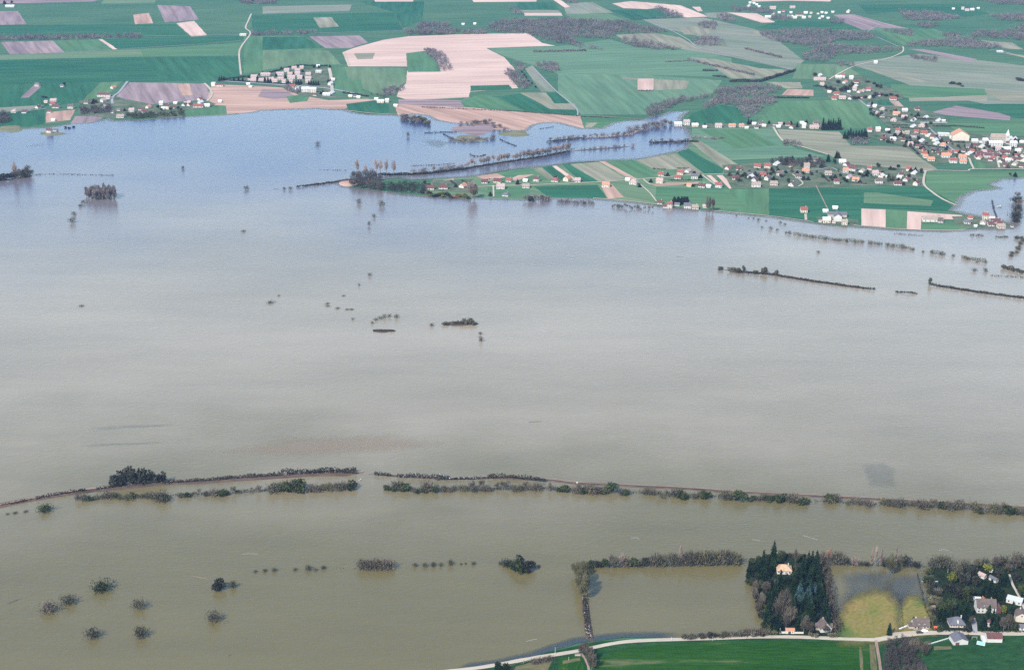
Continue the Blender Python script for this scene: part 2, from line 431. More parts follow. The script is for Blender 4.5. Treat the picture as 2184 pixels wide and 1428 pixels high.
def soft_ribbon(name, px, w_land, w_water, mat, z, look, cat='shallows'):
    """strip along a shoreline drawn so that the water lies on its left-hand side"""
    pts = [Vector((*P(x, y).xy, 0)) for x, y in px]
    pts = roughen(pts, 12, 0.6, closed=False)
    vs, fs, al = [], [], []
    for i, p in enumerate(pts):
        d = (pts[min(i + 1, len(pts) - 1)] - pts[max(i - 1, 0)]).normalized(); nr = Vector((-d.y, d.x, 0))
        e = 0.0 if i in (0, len(pts) - 1) else 1.0
        for off, a in ((-w_land, 0.0), (-w_land * .3, .9), (w_water * .3, 0.8), (w_water, 0.0)):
            vs.append((*(p + nr * off).xy, z)); al.append(a * e)
        if i:
            b = 4 * i
            for k in range(3): fs.append((b - 4 + k, b - 3 + k, b + 1 + k, b + k))
    o = mesh_obj(name, vs, fs, mat)
    a = o.data.attributes.new('cover', 'FLOAT', 'POINT'); a.data.foreach_set('value', al)
    tag(o, look, cat, None, 'structure')
    return o

# ------------------------------------------------------------------ the plain, the flood, the air
def grid_sheet(name, x0, x1, y0, y1, nx, ny, mat, z=0.0):
    vs = [(x0 + (x1 - x0) * i / nx, y0 + (y1 - y0) * j / ny, z) for j in range(ny + 1) for i in range(nx + 1)]
    fs = [(j * (nx + 1) + i, j * (nx + 1) + i + 1, (j + 1) * (nx + 1) + i + 1, (j + 1) * (nx + 1) + i) for j in range(ny) for i in range(nx)]
    o = mesh_obj(name, vs, fs, mat); add_uv(o.data, 0.15); return o
g = grid_sheet('ground', -9000, 9000, -1500, 14000, 18, 16, 'grass')
tag(g, 'green farmland plain reaching beyond the far fields', 'ground', None, 'structure')

SHORE_FAR = [(-120, 282), (0, 274), (45, 276), (100, 273), (125, 269), (150, 265), (195, 262), (232, 254), (242, 259), (300, 257), (345, 253),
    (395, 250), (482, 245), (540, 240), (555, 236), (680, 231), (700, 234), (735, 235), (752, 241), (785, 245), (850, 247), (890, 243), (915, 247),
    (935, 257), (965, 262), (1000, 266), (1030, 276), (1075, 279), (1120, 278), (1132, 268), (1150, 263), (1185, 261), (1215, 268), (1240, 275),
    (1285, 274), (1305, 264), (1330, 259), (1372, 257), (1390, 249), (1412, 246), (1428, 239), (1468, 238), (1452, 252), (1448, 263), (1455, 270),
    (1468, 278), (1474, 296), (1466, 317), (1440, 325), (1370, 339), (1290, 343), (1215, 347), (1180, 353), (1130, 357), (1075, 363), (1020, 375),
    (965, 380), (925, 381), (880, 383), (850, 379), (800, 384), (742, 383), (722, 388), (736, 399), (790, 405), (870, 416), (960, 423), (1040, 424),
    (1120, 427), (1180, 423), (1265, 425), (1340, 431), (1400, 439), (1480, 448), (1545, 454), (1640, 463), (1735, 476), (1800, 483), (1840, 485),
    (1900, 490), (2010, 494), (2080, 490), (2150, 487), (2163, 478), (2110, 467), (2062, 457), (2026, 449), (2040, 438), (2048, 421), (2075, 408),
    (2130, 402), (2108, 393), (2135, 383), (2184, 379), (2300, 372)]
SHORE_NEAR = [(2300, 1196), (2184, 1200), (2100, 1204), (2030, 1206), (1976, 1212), (1980, 1250), (1988, 1300), (1990, 1330), (1978, 1305), (1957, 1284),
    (1940, 1280), (1928, 1288), (1919, 1299), (1908, 1284), (1890, 1274), (1866, 1270), (1840, 1279), (1815, 1294), (1799, 1314), (1792, 1345),
    (1781, 1352), (1768, 1280), (1758, 1195), (1700, 1182), (1640, 1184), (1602, 1200), (1612, 1260), (1625, 1310), (1634, 1347), (1560, 1353),
    (1450, 1363), (1400, 1359), (1330, 1359), (1270, 1366), (1230, 1371), (1180, 1386), (1130, 1403), (1060, 1419), (940, 1436), (700, 1490),
    (300, 1560), (-160, 1620)]
WZ = 0.42
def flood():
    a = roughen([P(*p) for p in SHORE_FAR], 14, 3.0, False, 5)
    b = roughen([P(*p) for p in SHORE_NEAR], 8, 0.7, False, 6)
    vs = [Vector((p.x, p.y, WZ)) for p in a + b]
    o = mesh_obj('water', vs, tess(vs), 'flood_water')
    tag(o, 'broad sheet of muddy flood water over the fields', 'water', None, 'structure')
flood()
soft_ribbon('shore_margin', SHORE_FAR[::-1], 4.0, 9.0, 'wet_edge', 0.45, 'soggy brown margin along the far shoreline', 'shore')

# ------------------------------------------------------------------ fields of the far plain (photo pixel corners)
def fields():
    f = field
    f('plough', [(-40, 25), (38, 24), (57, 52), (-40, 55)])
    f('plough', [(-40, -2), (225, -3), (195, 4), (-40, 9)])
    f('pale_meadow', [(225, -3), (335, -3), (330, 7), (215, 8)])
    f('red_soil', [(284, 32), (318, 28), (327, 50), (288, 52)])
    f('plough', [(335, 11), (405, 14), (425, 42), (352, 48)])
    f('soil', [(376, 50), (414, 45), (442, 76), (408, 78)])
    f('wheat', [(-40, 54), (375, 52), (406, 79), (150, 81), (-40, 86)])
    f('plough', [(2, 90), (113, 87), (138, 112), (22, 116)])
    f('meadow', [(113, 87), (212, 84), (246, 106), (138, 112)])
    f('wheat', [(218, 84), (440, 79), (520, 77), (516, 88), (460, 92), (252, 105)])
    f('soil', [(210, 84), (218, 84), (250, 105), (241, 106)])
    f('pale_meadow', [(-40, 120), (300, 105), (305, 121), (-40, 129)])
    f('meadow', [(300, 105), (460, 95), (520, 90), (512, 120), (305, 121)])
    f('wheat', [(-40, 129), (300, 122), (345, 174), (-40, 181)])
    f('wheat', [(300, 122), (512, 120), (512, 160), (490, 172), (345, 174)])
    f('wheat', [(-40, 182), (210, 176), (190, 214), (95, 228), (-40, 238)])
    f('pasture', [(-40, 232), (95, 224), (60, 236), (-40, 240)])
    f('meadow', [(215, 176), (262, 174), (225, 208), (170, 220)])
    f('plough', [(72, 182), (88, 184), (62, 208), (44, 209)])
    f('wheat', [(-40, 240), (95, 234), (95, 264), (60, 270), (-40, 272)])
    f('red_soil', [(98, 240), (160, 234), (150, 256), (98, 262)])
    f('plough', [(160, 248), (228, 247), (200, 262), (150, 266)])
    f('plough', [(276, 176), (410, 178), (446, 204), (440, 212), (330, 222), (310, 226), (245, 218), (250, 203)], ang=1.9)
    f('red_soil', [(378, 179), (404, 179), (412, 203), (388, 204)], ang=1.9)
    f('plough', [(408, 179), (438, 178), (448, 201), (418, 203)])
    f('red_soil', [(452, 180), (560, 184), (610, 188), (650, 205), (700, 214), (780, 211), (830, 214), (765, 221), (735, 233), (690, 232), (600, 237), (480, 244), (482, 226), (452, 224), (440, 214)], ang=0.0)
    f('plough', [(560, 190), (612, 196), (640, 208), (585, 212), (550, 206)], ang=0.0)
    f('meadow', [(393, 232), (440, 226), (482, 226), (484, 246), (395, 250)])
    f('meadow', [(610, 206), (662, 200), (655, 216), (618, 220)])
    f('wheat', [(738, 222), (800, 214), (830, 224), (828, 240), (782, 244), (745, 238)])
    # round the estate and the hill field
    f('meadow', [(520, 77), (650, 78), (690, 104), (720, 140), (640, 137), (565, 150), (520, 158)])
    f('pale_meadow', [(560, 108), (700, 108), (728, 138), (640, 137), (560, 150)])
    f('wheat', [(560, 79), (650, 79), (690, 103), (560, 107)])
    f('plough', [(659, 78), (767, 76), (785, 91), (747, 103), (694, 103)])
    f('stubble', [(668, 38), (707, 37), (723, 57), (682, 60)])
    f('pasture', [(560, 14), (750, 10), (745, 24), (560, 30)])
    f('wheat', [(536, 32), (840, 27), (860, 66), (700, 72), (540, 73)])
    f('wheat', [(760, 2), (905, 4), (900, 44), (860, 60), (840, 26)])
    f('soil', [(795, -3), (886, -2), (880, 4), (800, 4)])
    f('stubble', [(668, 38), (707, 37), (723, 57), (682, 60)])
    f('soil', [(730, 112), (760, 101), (820, 85), (870, 78), (1000, 73), (1127, 71), (1156, 92), (1185, 98), (1037, 103), (1075, 122), (1100, 150),
               (1085, 160), (1105, 188), (1003, 196), (1000, 208), (870, 214), (846, 206), (850, 193), (866, 178), (868, 154), (872, 142), (743, 142)], ang=0.1)
    f('stubble', [(755, 114), (800, 113), (795, 126), (762, 127)], ang=0.1)
    f('pale_meadow', [(735, 143), (868, 145), (866, 176), (835, 196), (800, 200), (770, 188), (735, 190)])
    f('meadow', [(712, 143), (735, 143), (742, 170), (770, 170), (775, 196), (790, 212), (715, 200)])
    f('meadow', [(866, 114), (905, 109), (932, 124), (940, 153), (870, 154)])
    f('wheat', [(1003, 183), (1085, 181), (1093, 190), (1003, 195)])
    f('mid_meadow', [(1040, 104), (1190, 99), (1300, 84), (1360, 102), (1480, 108), (1560, 124), (1560, 165), (1380, 160), (1240, 170), (1190, 158), (1122, 135), (1080, 122)], ang=0.2)
    f('mid_meadow', [(1190, 158), (1380, 160), (1540, 172), (1520, 200), (1430, 215), (1380, 245), (1240, 245), (1190, 196)])
    f('red_soil', [(840, 222), (985, 228), (1100, 238), (1238, 248), (1246, 276), (1190, 265), (1150, 266), (1125, 282), (1050, 282), (975, 268), (905, 254), (850, 248)], ang=-0.9)
    f('plough', [(850, 212), (985, 214), (1003, 206), (990, 230), (850, 222)], ang=0.0)
    f('meadow', [(981, 216), (1026, 201), (1061, 209), (1114, 236), (990, 228)])
    f('wheat', [(1061, 206), (1109, 200), (1172, 234), (1230, 236), (1232, 246), (1122, 237)])
    f('stubble', [(1109, 198), (1165, 198), (1182, 221), (1226, 221), (1228, 234), (1174, 233)])
    f('wheat', [(1165, 198), (1190, 198), (1212, 219), (1182, 220)])
    f('pasture', [(1119, 146), (1134, 141), (1185, 196), (1154, 196)])
    f('meadow', [(1242, 250), (1370, 254), (1310, 262), (1290, 274), (1246, 276)])
    f('stubble', [(1250, 262), (1275, 262), (1262, 272), (1248, 272)])
    # towards the top right
    f('soil', [(1006, -2), (1146, -3), (1144, 4), (1010, 5)])
    f('soil', [(1117, 28), (1197, 28), (1200, 34), (1119, 34)])
    f('pasture', [(1085, 22), (1190, 22), (1196, 28), (1117, 28)])
    f('wheat', [(1105, 6), (1180, 5), (1192, 21), (1100, 21)])
    f('pasture', [(1202, 8), (1263, 5), (1308, 28), (1207, 31)])
    f('soil', [(1177, -2), (1192, -2), (1216, 15), (1205, 17)])
    f('pale_meadow', [(1207, 32), (1298, 29), (1336, 44), (1227, 47)])
    f('soil', [(1305, 8), (1345, 3), (1452, 12), (1511, 36), (1460, 38), (1406, 17), (1380, 20), (1330, 18)])
    f('wheat', [(1300, 22), (1395, 22), (1440, 38), (1350, 44)])
    f('soil', [(1476, 15), (1493, 15), (1499, 24), (1489, 25)])
    f('pasture', [(1500, 28), (1560, 26), (1548, 40), (1512, 38)])
    f('soil', [(1551, 27), (1614, 29), (1655, 48), (1624, 49)])
    f('soil', [(1600, -1), (1775, -2), (1770, 4), (1680, 2), (1605, 4)])
    f('pasture', [(1370, 42), (1500, 38), (1600, 60), (1640, 72), (1715, 130), (1690, 150), (1560, 122), (1450, 105), (1500, 80), (1410, 60)], ang=-0.5)
    f('stubble', [(1313, 75), (1390, 70), (1450, 80), (1492, 104), (1400, 100), (1330, 86)])
    f('stubble', [(1450, 60), (1490, 56), (1530, 66), (1500, 76), (1460, 74)])
    f('stubble', [(1600, 64), (1625, 68), (1640, 78), (1610, 74)])
    f('wheat', [(1660, 45), (1780, 45), (1840, 62), (1700, 64), (1610, 60)])
    f('stubble', [(1470, 122), (1520, 126), (1620, 146), (1690, 150), (1620, 168), (1560, 168), (1512, 138)])
    f('soil', [(1360, 168), (1394, 168), (1394, 193), (1360, 193)], amp=0.3)
    f('stubble', [(1394, 169), (1470, 173), (1462, 190), (1394, 193)])
    f('stubble', [(1325, 166), (1358, 167), (1358, 172), (1330, 171)])
    f('red_soil', [(1680, 190), (1735, 192), (1735, 205), (1667, 203)], amp=0.3)
    f('stubble', [(1632, 175), (1707, 176), (1712, 189), (1675, 189)])
    f('wheat', [(1452, 266), (1480, 240), (1540, 224), (1577, 230), (1602, 262), (1470, 268)])
    f('meadow', [(1612, 262), (1660, 216), (1770, 214), (1842, 216), (1892, 274), (1790, 276), (1640, 268)])
    f('plough', [(1777, 32), (1821, 31), (1885, 49), (1951, 64), (1841, 64), (1802, 49)])
    f('pasture', [(1800, 135), (1960, 115), (2100, 130), (2260, 150), (2260, 222), (2100, 222), (1990, 200), (1940, 182), (1860, 152)], ang=-0.35)
    f('stubble', [(1836, 142), (1858, 144), (1992, 174), (1956, 176)])
    f('pale_meadow', [(1700, 136), (1800, 138), (1836, 160), (1780, 172), (1690, 168)])
    f('plough', [(1936, 105), (1968, 105), (2085, 127), (2066, 132)])
    f('stubble', [(2090, 86), (2160, 92), (2184, 106), (2140, 104)])
    f('stubble', [(2100, 108), (2260, 128), (2260, 140), (2130, 112)])
    f('stubble', [(1938, 210), (2105, 203), (2105, 215), (1940, 217)])
    f('meadow', [(1900, 180), (2100, 190), (2105, 203), (1938, 210), (1900, 200)])
    f('plough', [(1987, 240), (2039, 226), (2154, 245), (2154, 257), (2017, 246)])
    f('stubble', [(2098, 195), (2184, 196), (2260, 216), (2140, 216)])
    f('wheat', [(2039, 222), (2260, 222), (2260, 250), (2170, 252), (2110, 236)])
    f('meadow', [(2010, 262), (2260, 262), (2260, 300), (2060, 290)])
    f('wheat', [(1870, 214), (1898, 218), (1918, 238), (1880, 232)])
    f('red_soil', [(1897, 215), (1916, 216), (1936, 236), (1921, 237)], amp=0.3)
    f('meadow', [(1860, 60), (1990, 62), (2060, 80), (1968, 88), (1926, 97), (1900, 86)])
    f('wheat', [(1830, 10), (2060, 10), (2110, 30), (2060, 36), (1990, 26), (1916, 24), (1850, 30)])
    # the village plain on the right
    f('stubble', [(1657, 276), (1790, 281), (1815, 311), (1931, 313), (1969, 341), (1999, 361), (1969, 366), (1835, 356), (1790, 343), (1770, 332), (1717, 316), (1667, 297)], ang=-0.3)
    f('mid_meadow', [(1475, 272), (1648, 272), (1670, 300), (1700, 318), (1765, 334), (1700, 336), (1560, 342), (1495, 304), (1475, 292)])
    f('meadow', [(1490, 276), (1600, 276), (1660, 310), (1560, 318)])
    f('wheat', [(1640, 402), (1740, 398), (1838, 404), (1836, 482), (1735, 474), (1640, 462)], ang=0.0)
    f('meadow', [(1540, 404), (1640, 402), (1640, 462), (1545, 452), (1500, 440)])
    f('wheat', [(1838, 404), (1970, 398), (2030, 440), (2020, 450), (1960, 448), (1838, 442)], ang=0.0)
    f('pale_meadow', [(1842, 411), (1872, 411), (1990, 428), (1985, 440), (1842, 433)], ang=0.0)
    f('meadow', [(1976, 366), (2070, 368), (2260, 366), (2260, 372), (2135, 383), (2108, 393), (2130, 402), (2075, 408), (2050, 420), (2042, 436), (1990, 408), (1974, 394)])
    f('meadow', [(2078, 338), (2126, 338), (2130, 358), (2078, 360)])
    f('soil', [(1837, 445), (1889, 447), (1889, 485), (1837, 481)], amp=0.2)
    f('meadow', [(1890, 447), (1934, 450), (1934, 489), (1890, 486)], amp=0.2)
    f('soil', [(1935, 451), (2052, 459), (2054, 469), (1965, 466), (1964, 491), (1934, 489)], amp=0.2)
    f('meadow', [(1965, 476), (2050, 476), (2078, 486), (2010, 492), (1965, 491)])
    # the strips of the peninsula
    f('pale_meadow', [(925, 382), (1020, 376), (1130, 358), (1290, 344), (1440, 326), (1475, 300), (1543, 345), (1545, 372), (1500, 400), (1545, 452), (1400, 437), (1265, 424), (1120, 426), (960, 421), (905, 412)], ang=-0.6)
    f('meadow', [(1060, 372), (1130, 358), (1170, 384), (1060, 392)])
    f('stubble', [(1138, 359), (1156, 358), (1182, 380), (1168, 383)])
    f('wheat', [(1156, 357), (1176, 354), (1216, 384), (1186, 384)])
    f('soil', [(1178, 354), (1187, 354), (1230, 384), (1219, 386)])
    f('wheat', [(1200, 352), (1214, 350), (1276, 387), (1240, 388)])
    f('stubble', [(1216, 350), (1277, 346), (1332, 379), (1317, 386), (1276, 387)])
    f('red_soil', [(1277, 344), (1289, 344), (1362, 384), (1348, 385)])
    f('meadow', [(1290, 344), (1345, 340), (1400, 370), (1364, 384)])
    f('stubble', [(1357, 342), (1402, 331), (1443, 330), (1503, 366), (1478, 374), (1443, 361), (1397, 363)])
    f('wheat', [(1443, 326), (1465, 316), (1543, 361), (1541, 371), (1503, 371)])
    f('stubble', [(1473, 303), (1493, 301), (1574, 351), (1541, 358)])
    f('wheat', [(1138, 398), (1274, 394), (1294, 423), (1264, 424), (1171, 421)], ang=0.0)
    f('red_soil', [(1281, 396), (1306, 394), (1332, 421), (1297, 424)])
    f('soil', [(1506, 374), (1516, 374), (1533, 389), (1523, 390)])
    f('soil', [(1528, 374), (1541, 374), (1569, 401), (1556, 403)])
    f('red_soil', [(1387, 394), (1423, 390), (1493, 388), (1488, 392), (1402, 398)])
    f('meadow', [(1400, 398), (1540, 404), (1600, 440), (1545, 452), (1440, 440), (1398, 430)])
    f('red_soil', [(1085, 384), (1105, 374), (1140, 372), (1100, 386)])
    f('red_soil', [(1015, 376), (1060, 370), (1078, 378), (1040, 386)])
    f('red_soil', [(945, 384), (968, 381), (968, 398), (955, 398)])
    f('meadow', [(1040, 400), (1130, 398), (1130, 421), (1040, 421)])
    # ground of the villages
    for px in ([(920, 385), (1010, 382), (1000, 412), (925, 408)],
               [(1540, 352), (1650, 345), (1770, 350), (1830, 352), (1975, 364), (1972, 398), (1860, 396), (1700, 402), (1560, 402)],
               [(1850, 272), (1960, 276), (2184, 290), (2260, 300), (2260, 364), (2130, 362), (2075, 340), (1990, 352), (1935, 316), (1850, 292)],
               [(1740, 168), (1830, 160), (1925, 200), (1925, 212), (1840, 216), (1770, 212)],
               [(1845, 222), (1960, 230), (2025, 256), (2020, 264), (1975, 278), (1920, 276), (1890, 268)],
               [(560, 158), (640, 144), (705, 144), (706, 205), (770, 208), (700, 210), (640, 205), (600, 186), (500, 172)],
               [(170, 215), (240, 205), (330, 225), (445, 216), (460, 222), (445, 230), (390, 236), (390, 250), (240, 254), (170, 245)],
               [(1740, 462), (1830, 468), (1832, 482), (1745, 475)],
               [(2030, 462), (2110, 460), (2160, 476), (2150, 486), (2080, 488), (2040, 480)],
               [(1440, 264), (1600, 264), (1780, 262), (1800, 276), (1640, 274), (1445, 274)]):
        f('village_ground', px, amp=1.5, place='among the houses', name='village_ground', cat='ground')
    # the near bank
    n = 'on the near bank'
    f('near_grass', [(700, 1480), (1060, 1421), (1180, 1388), (1270, 1368), (1560, 1354), (1634, 1348), (1634, 1330), (2300, 1330), (2300, 1620), (300, 1620)], place=n)
    f('near_wheat', [(1285, 1400), (1340, 1380), (1450, 1372), (1700, 1368), (1868, 1372), (1872, 1428), (1880, 1500), (1240, 1500), (1268, 1428)], place=n, ang=0.0)
    f('garden', [(1598, 1202), (1640, 1182), (1700, 1180), (1762, 1190), (1772, 1280), (1786, 1352), (1740, 1358), (1634, 1352), (1625, 1310), (1610, 1260)], place=n, z=0.5, name='park_ground', cat='ground')
    f('garden', [(1976, 1212), (2030, 1205), (2300, 1196), (2300, 1352), (1992, 1352), (1988, 1300)], place=n, z=0.508, name='garden_ground', cat='ground')
    f('near_grass', [(1880, 1372), (1900, 1366), (2300, 1356), (2300, 1520), (1880, 1520)], place=n)
    f('near_stubble', [(1832, 1380), (1836, 1377), (1840, 1400), (1841, 1428), (1839, 1450), (1834, 1420)], place=n, amp=0.3)
    f('near_stubble', [(1854, 1374), (1866, 1374), (1871, 1428), (1876, 1500), (1862, 1500)], place=n, amp=0.3)
    f('near_stubble', [(1090, 1424), (1150, 1408), (1180, 1404), (1168, 1430), (1080, 1440)], place=n)
    f('near_wheat', [(1196, 1404), (1230, 1398), (1252, 1428), (1262, 1470), (1180, 1470)], place=n)
    f('near_stubble', [(1200, 1409), (1236, 1402), (1238, 1408), (1200, 1416)], place=n, amp=0.2)
    f('near_stubble', [(1990, 1378), (2028, 1378), (2030, 1384), (1992, 1386)], place=n, amp=0.2)
fields()
def wet_meadow(px, z, label, inner):
    o = soft_patch('meadow', px, 'wet_meadow', z, label, inner, 'meadow'); add_uv(o.data, .7)
wet_meadow([(1772, 1362), (1776, 1312), (1798, 1280), (1832, 1260), (1866, 1252), (1896, 1256), (1918, 1270), (1926, 1298), (1934, 1350), (1896, 1376), (1790, 1384)], .5, 'yellowish wet meadow rising out of the flood by the road', .6)
wet_meadow([(1915, 1300), (1924, 1274), (1938, 1264), (1960, 1268), (1988, 1294), (2000, 1328), (2002, 1362), (1918, 1362)], .504, 'greenish wet meadow behind the stone house', .55)

# ------------------------------------------------------------------ roads, tracks
def roads():
    k = [0]
    def r(px, w, look, mat='road', name='road', cat='road'):
        k[0] += 1; w *= .8 if px[0][1] > 900 else .72
        return ribbon(name, px, w, mat, 0.60 + 0.004 * k[0], look, cat)
    r([(880, 1440), (1000, 1427), (1060, 1418), (1130, 1405), (1230, 1389), (1300, 1374), (1360, 1367), (1480, 1363), (1600, 1359), (1700, 1359), (1800, 1363), (1870, 1365)], 4.6, 'pale country road running along the near flood edge')
    r([(1868, 1365), (1885, 1362), (1920, 1356), (1980, 1350), (2060, 1350), (2120, 1352), (2240, 1350)], 6.0, 'pale village street in front of the stone house')
    r([(1868, 1366), (1873, 1395), (1878, 1430), (1884, 1500)], 2.4, 'brown farm track beside the dark thicket', 'track', 'track', 'track')
    r([(1240, 1394), (1250, 1410), (1256, 1428), (1262, 1470)], 1.9, 'pink earth path leaving the road beside a stone culvert', 'track', 'path', 'path')
    r([(2079, 1350), (2078, 1330), (2074, 1318)], 4.0, 'drive leading up to the big brown roofed house', 'asphalt', 'drive', 'drive')
    r([(2185, 1300), (2172, 1270), (2160, 1248), (2152, 1225)], 2.2, 'sandy garden lane at the right edge above the white villa', 'road', 'path', 'path')
    r([(536, 30), (530, 44), (524, 60), (534, 72), (516, 98), (510, 116), (514, 160)], 5.0, 'white field road winding down to the estate from the plain')
    r([(-40, 84), (130, 81), (300, 78), (536, 74), (720, 70), (860, 66)], 4.0, 'thin straight lane across the far green plain', 'asphalt')
    r([(-40, 120), (200, 109), (460, 92), (524, 86)], 3.0, 'faint grassy lane slanting across the far left fields', 'asphalt')
    r([(272, 174), (255, 196), (240, 208), (240, 222)], 6.5, 'pale lane leading down into the hamlet on the left shore', 'asphalt')
    r([(436, 178), (446, 188), (452, 202), (442, 216)], 6.0, 'white lane bending down to the long red roofed farm')
    r([(470, 173), (560, 179), (640, 184), (705, 190), (780, 205)], 9.0, 'grey road along the lower side of the estate', 'asphalt')
    r([(-40, 241), (20, 239), (60, 237), (100, 232)], 4.0, 'narrow lane past the pink roofed farm on the left', 'asphalt')
    r([(702, 146), (706, 165), (709, 200)], 8.0, 'white road along the right side of the estate')
    r([(735, 113), (745, 140)], 4.0, 'white track at the left end of the big pink field')
    r([(1134, 141), (1185, 194), (1227, 229), (1232, 246)], 3.5, 'pale path slanting through the green fields above the flood', 'asphalt', 'path', 'path')
    r([(1395, 52), (1430, 65), (1467, 85), (1482, 98), (1512, 108), (1580, 122), (1690, 150)], 4.0, 'thin road curving through the grey green pastures', 'asphalt')
    r([(1768, 170), (1790, 157), (1821, 142), (1860, 132), (1894, 125), (1924, 112), (1926, 100)], 4.5, 'pale road leaving the upper village uphill to the woods')
    r([(1880, 52), (1850, 70), (1880, 84), (1926, 104)], 3.0, 'faint lane through the far woods', 'asphalt')
    r([(2110, 108), (2141, 111), (2240, 140)], 4.0, 'white track on the far right below the woods')
    r([(1649, 271), (1658, 286), (1667, 298), (1680, 306), (1712, 314), (1770, 331)], 4.5, 'pale lane skirting the olive field between the villages')
    r([(1974, 364), (1970, 392), (1988, 410), (2010, 425), (2038, 438)], 4.6, 'white road curving down into the flooded right field')
    r([(1960, 366), (2000, 364), (2062, 365), (2077, 361), (2184, 361), (2240, 361)], 3.6, 'pale road along the foot of the church village')
    r([(2077, 361), (2070, 347), (2066, 338), (2050, 332)], 4.0, 'short pale street between the orange roofs and the meadow')
    r([(2131, 358), (2128, 345), (2126, 336)], 4.0, 'white street climbing into the church village')
    r([(1975, 268), (1995, 286), (2010, 300), (2030, 318), (2050, 330)], 4.5, 'grey street running through the church village', 'asphalt')
    r([(1880, 286), (1915, 292), (1945, 306), (1990, 316), (2040, 322)], 3.6, 'grey lane between the red roofed houses', 'asphalt')
    r([(1962, 262), (2020, 262)], 5.0, 'white concrete yard road at the field edge', 'concrete')
    r([(1800, 200), (1830, 212), (1845, 224), (1880, 246), (1930, 264), (1975, 268)], 3.6, 'grey street linking the upper village with the church village', 'asphalt')
    r([(1000, 400), (1062, 397), (1136, 395), (1272, 389), (1423, 378), (1470, 374), (1543, 371)], 3.6, 'white street along the row of houses on the peninsula')
    r([(1052, 396), (1053, 420)], 3.2, 'white driveway running down to the flooded patio')
    r([(1361, 390), (1385, 411), (1400, 430)], 2.6, 'pale lane going down to the farm at the water')
    r([(1372, 383), (1385, 393), (1392, 394)], 3.0, 'white drive to the pink roofed house', 'road', 'drive', 'drive')
    r([(1498, 374), (1525, 394), (1534, 398)], 3.4, 'white drive down to the red roofed house')
    r([(1690, 372), (1712, 390), (1702, 398)], 3.0, 'white looping drive in the middle village')
    r([(1543, 371), (1580, 372), (1640, 366), (1700, 364), (1745, 362), (1772, 358), (1800, 370), (1850, 380)], 3.2, 'narrow street through the middle village', 'asphalt')
    r([(1740, 396), (1752, 420), (1765, 446)], 2.0, 'thin earth track through the dark green field', 'track', 'track', 'track')
    r([(1718, 457), (1719, 470)], 4.5, 'white drive below the small red roofed house', 'road', 'drive', 'drive')
    r([(2000, 456), (2012, 472), (1990, 474), (1966, 474)], 2.6, 'white angled drive beside the long low house', 'road', 'drive', 'drive')
    r([(1265, 423), (1340, 429), (1400, 437)], 2.4, 'sandy shore track left of the waterside farm', 'soil', 'track', 'track')
    r([(1510, 449), (1545, 452), (1640, 461), (1735, 474)], 2.4, 'sandy shore track below the dark green fields', 'soil', 'track', 'track')
    r([(1820, 481), (1900, 488), (2010, 492), (2060, 490)], 2.4, 'sandy shore strip below the bare soil plots', 'soil', 'track', 'track')
    r([(1232, 247), (1300, 250), (1375, 256)], 3.0, 'reddish field track ending at the flooded river', 'track', 'track', 'track')
    r([(740, 236), (790, 242), (850, 245), (880, 243)], 3.0, 'yellow sandy shore strip below the green point', 'soil', 'track', 'track')
roads()

# ------------------------------------------------------------------ shallows, silt, sunken parcels
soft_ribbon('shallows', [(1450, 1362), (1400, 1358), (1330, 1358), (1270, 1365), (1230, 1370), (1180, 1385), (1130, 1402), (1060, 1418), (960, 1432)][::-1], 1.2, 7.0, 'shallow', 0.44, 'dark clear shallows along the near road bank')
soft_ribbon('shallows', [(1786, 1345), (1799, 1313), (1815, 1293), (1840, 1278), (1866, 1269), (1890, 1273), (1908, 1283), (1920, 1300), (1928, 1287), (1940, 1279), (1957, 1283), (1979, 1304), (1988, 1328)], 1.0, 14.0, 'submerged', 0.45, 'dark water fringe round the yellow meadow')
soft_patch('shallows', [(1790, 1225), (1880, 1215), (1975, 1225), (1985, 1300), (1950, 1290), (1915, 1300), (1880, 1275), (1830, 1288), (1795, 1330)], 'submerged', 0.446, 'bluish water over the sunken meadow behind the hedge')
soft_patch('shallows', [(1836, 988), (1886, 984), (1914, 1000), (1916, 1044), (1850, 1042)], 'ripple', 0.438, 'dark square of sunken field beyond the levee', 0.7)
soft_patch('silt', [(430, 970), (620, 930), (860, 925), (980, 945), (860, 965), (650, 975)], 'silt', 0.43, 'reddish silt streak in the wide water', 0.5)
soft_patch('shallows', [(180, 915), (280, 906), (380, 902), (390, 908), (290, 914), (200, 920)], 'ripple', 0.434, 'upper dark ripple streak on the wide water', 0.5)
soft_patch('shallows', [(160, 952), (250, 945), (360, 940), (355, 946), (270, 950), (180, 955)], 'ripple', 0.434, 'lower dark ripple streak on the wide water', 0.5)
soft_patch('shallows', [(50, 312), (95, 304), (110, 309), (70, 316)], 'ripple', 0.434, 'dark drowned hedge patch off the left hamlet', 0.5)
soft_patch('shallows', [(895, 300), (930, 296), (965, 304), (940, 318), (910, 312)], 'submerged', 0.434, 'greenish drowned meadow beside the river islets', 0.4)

for px, lab in (([(1604, 1151), (1612, 1152), (1622, 1154)], 'thin white foam streak left of the park water'), ([(1712, 1142), (1726, 1146), (1744, 1151)], 'thin foam streak above the ochre villa'), ([(2002, 1174), (2012, 1172), (2024, 1174)], 'thin foam streak above the right gardens'),
                ([(516, 1182), (532, 1181), (550, 1182)], 'faint foam streak above the thin bush line, left'), ([(1346, 1148), (1356, 1147), (1364, 1150)], 'short foam streak above the drowned hedge'), ([(1122, 1368), (1138, 1364), (1146, 1363)], 'short foam streak near the road bank')):
    ribbon('foam_streak', px, .16, 'concrete', .47, lab, 'foam')
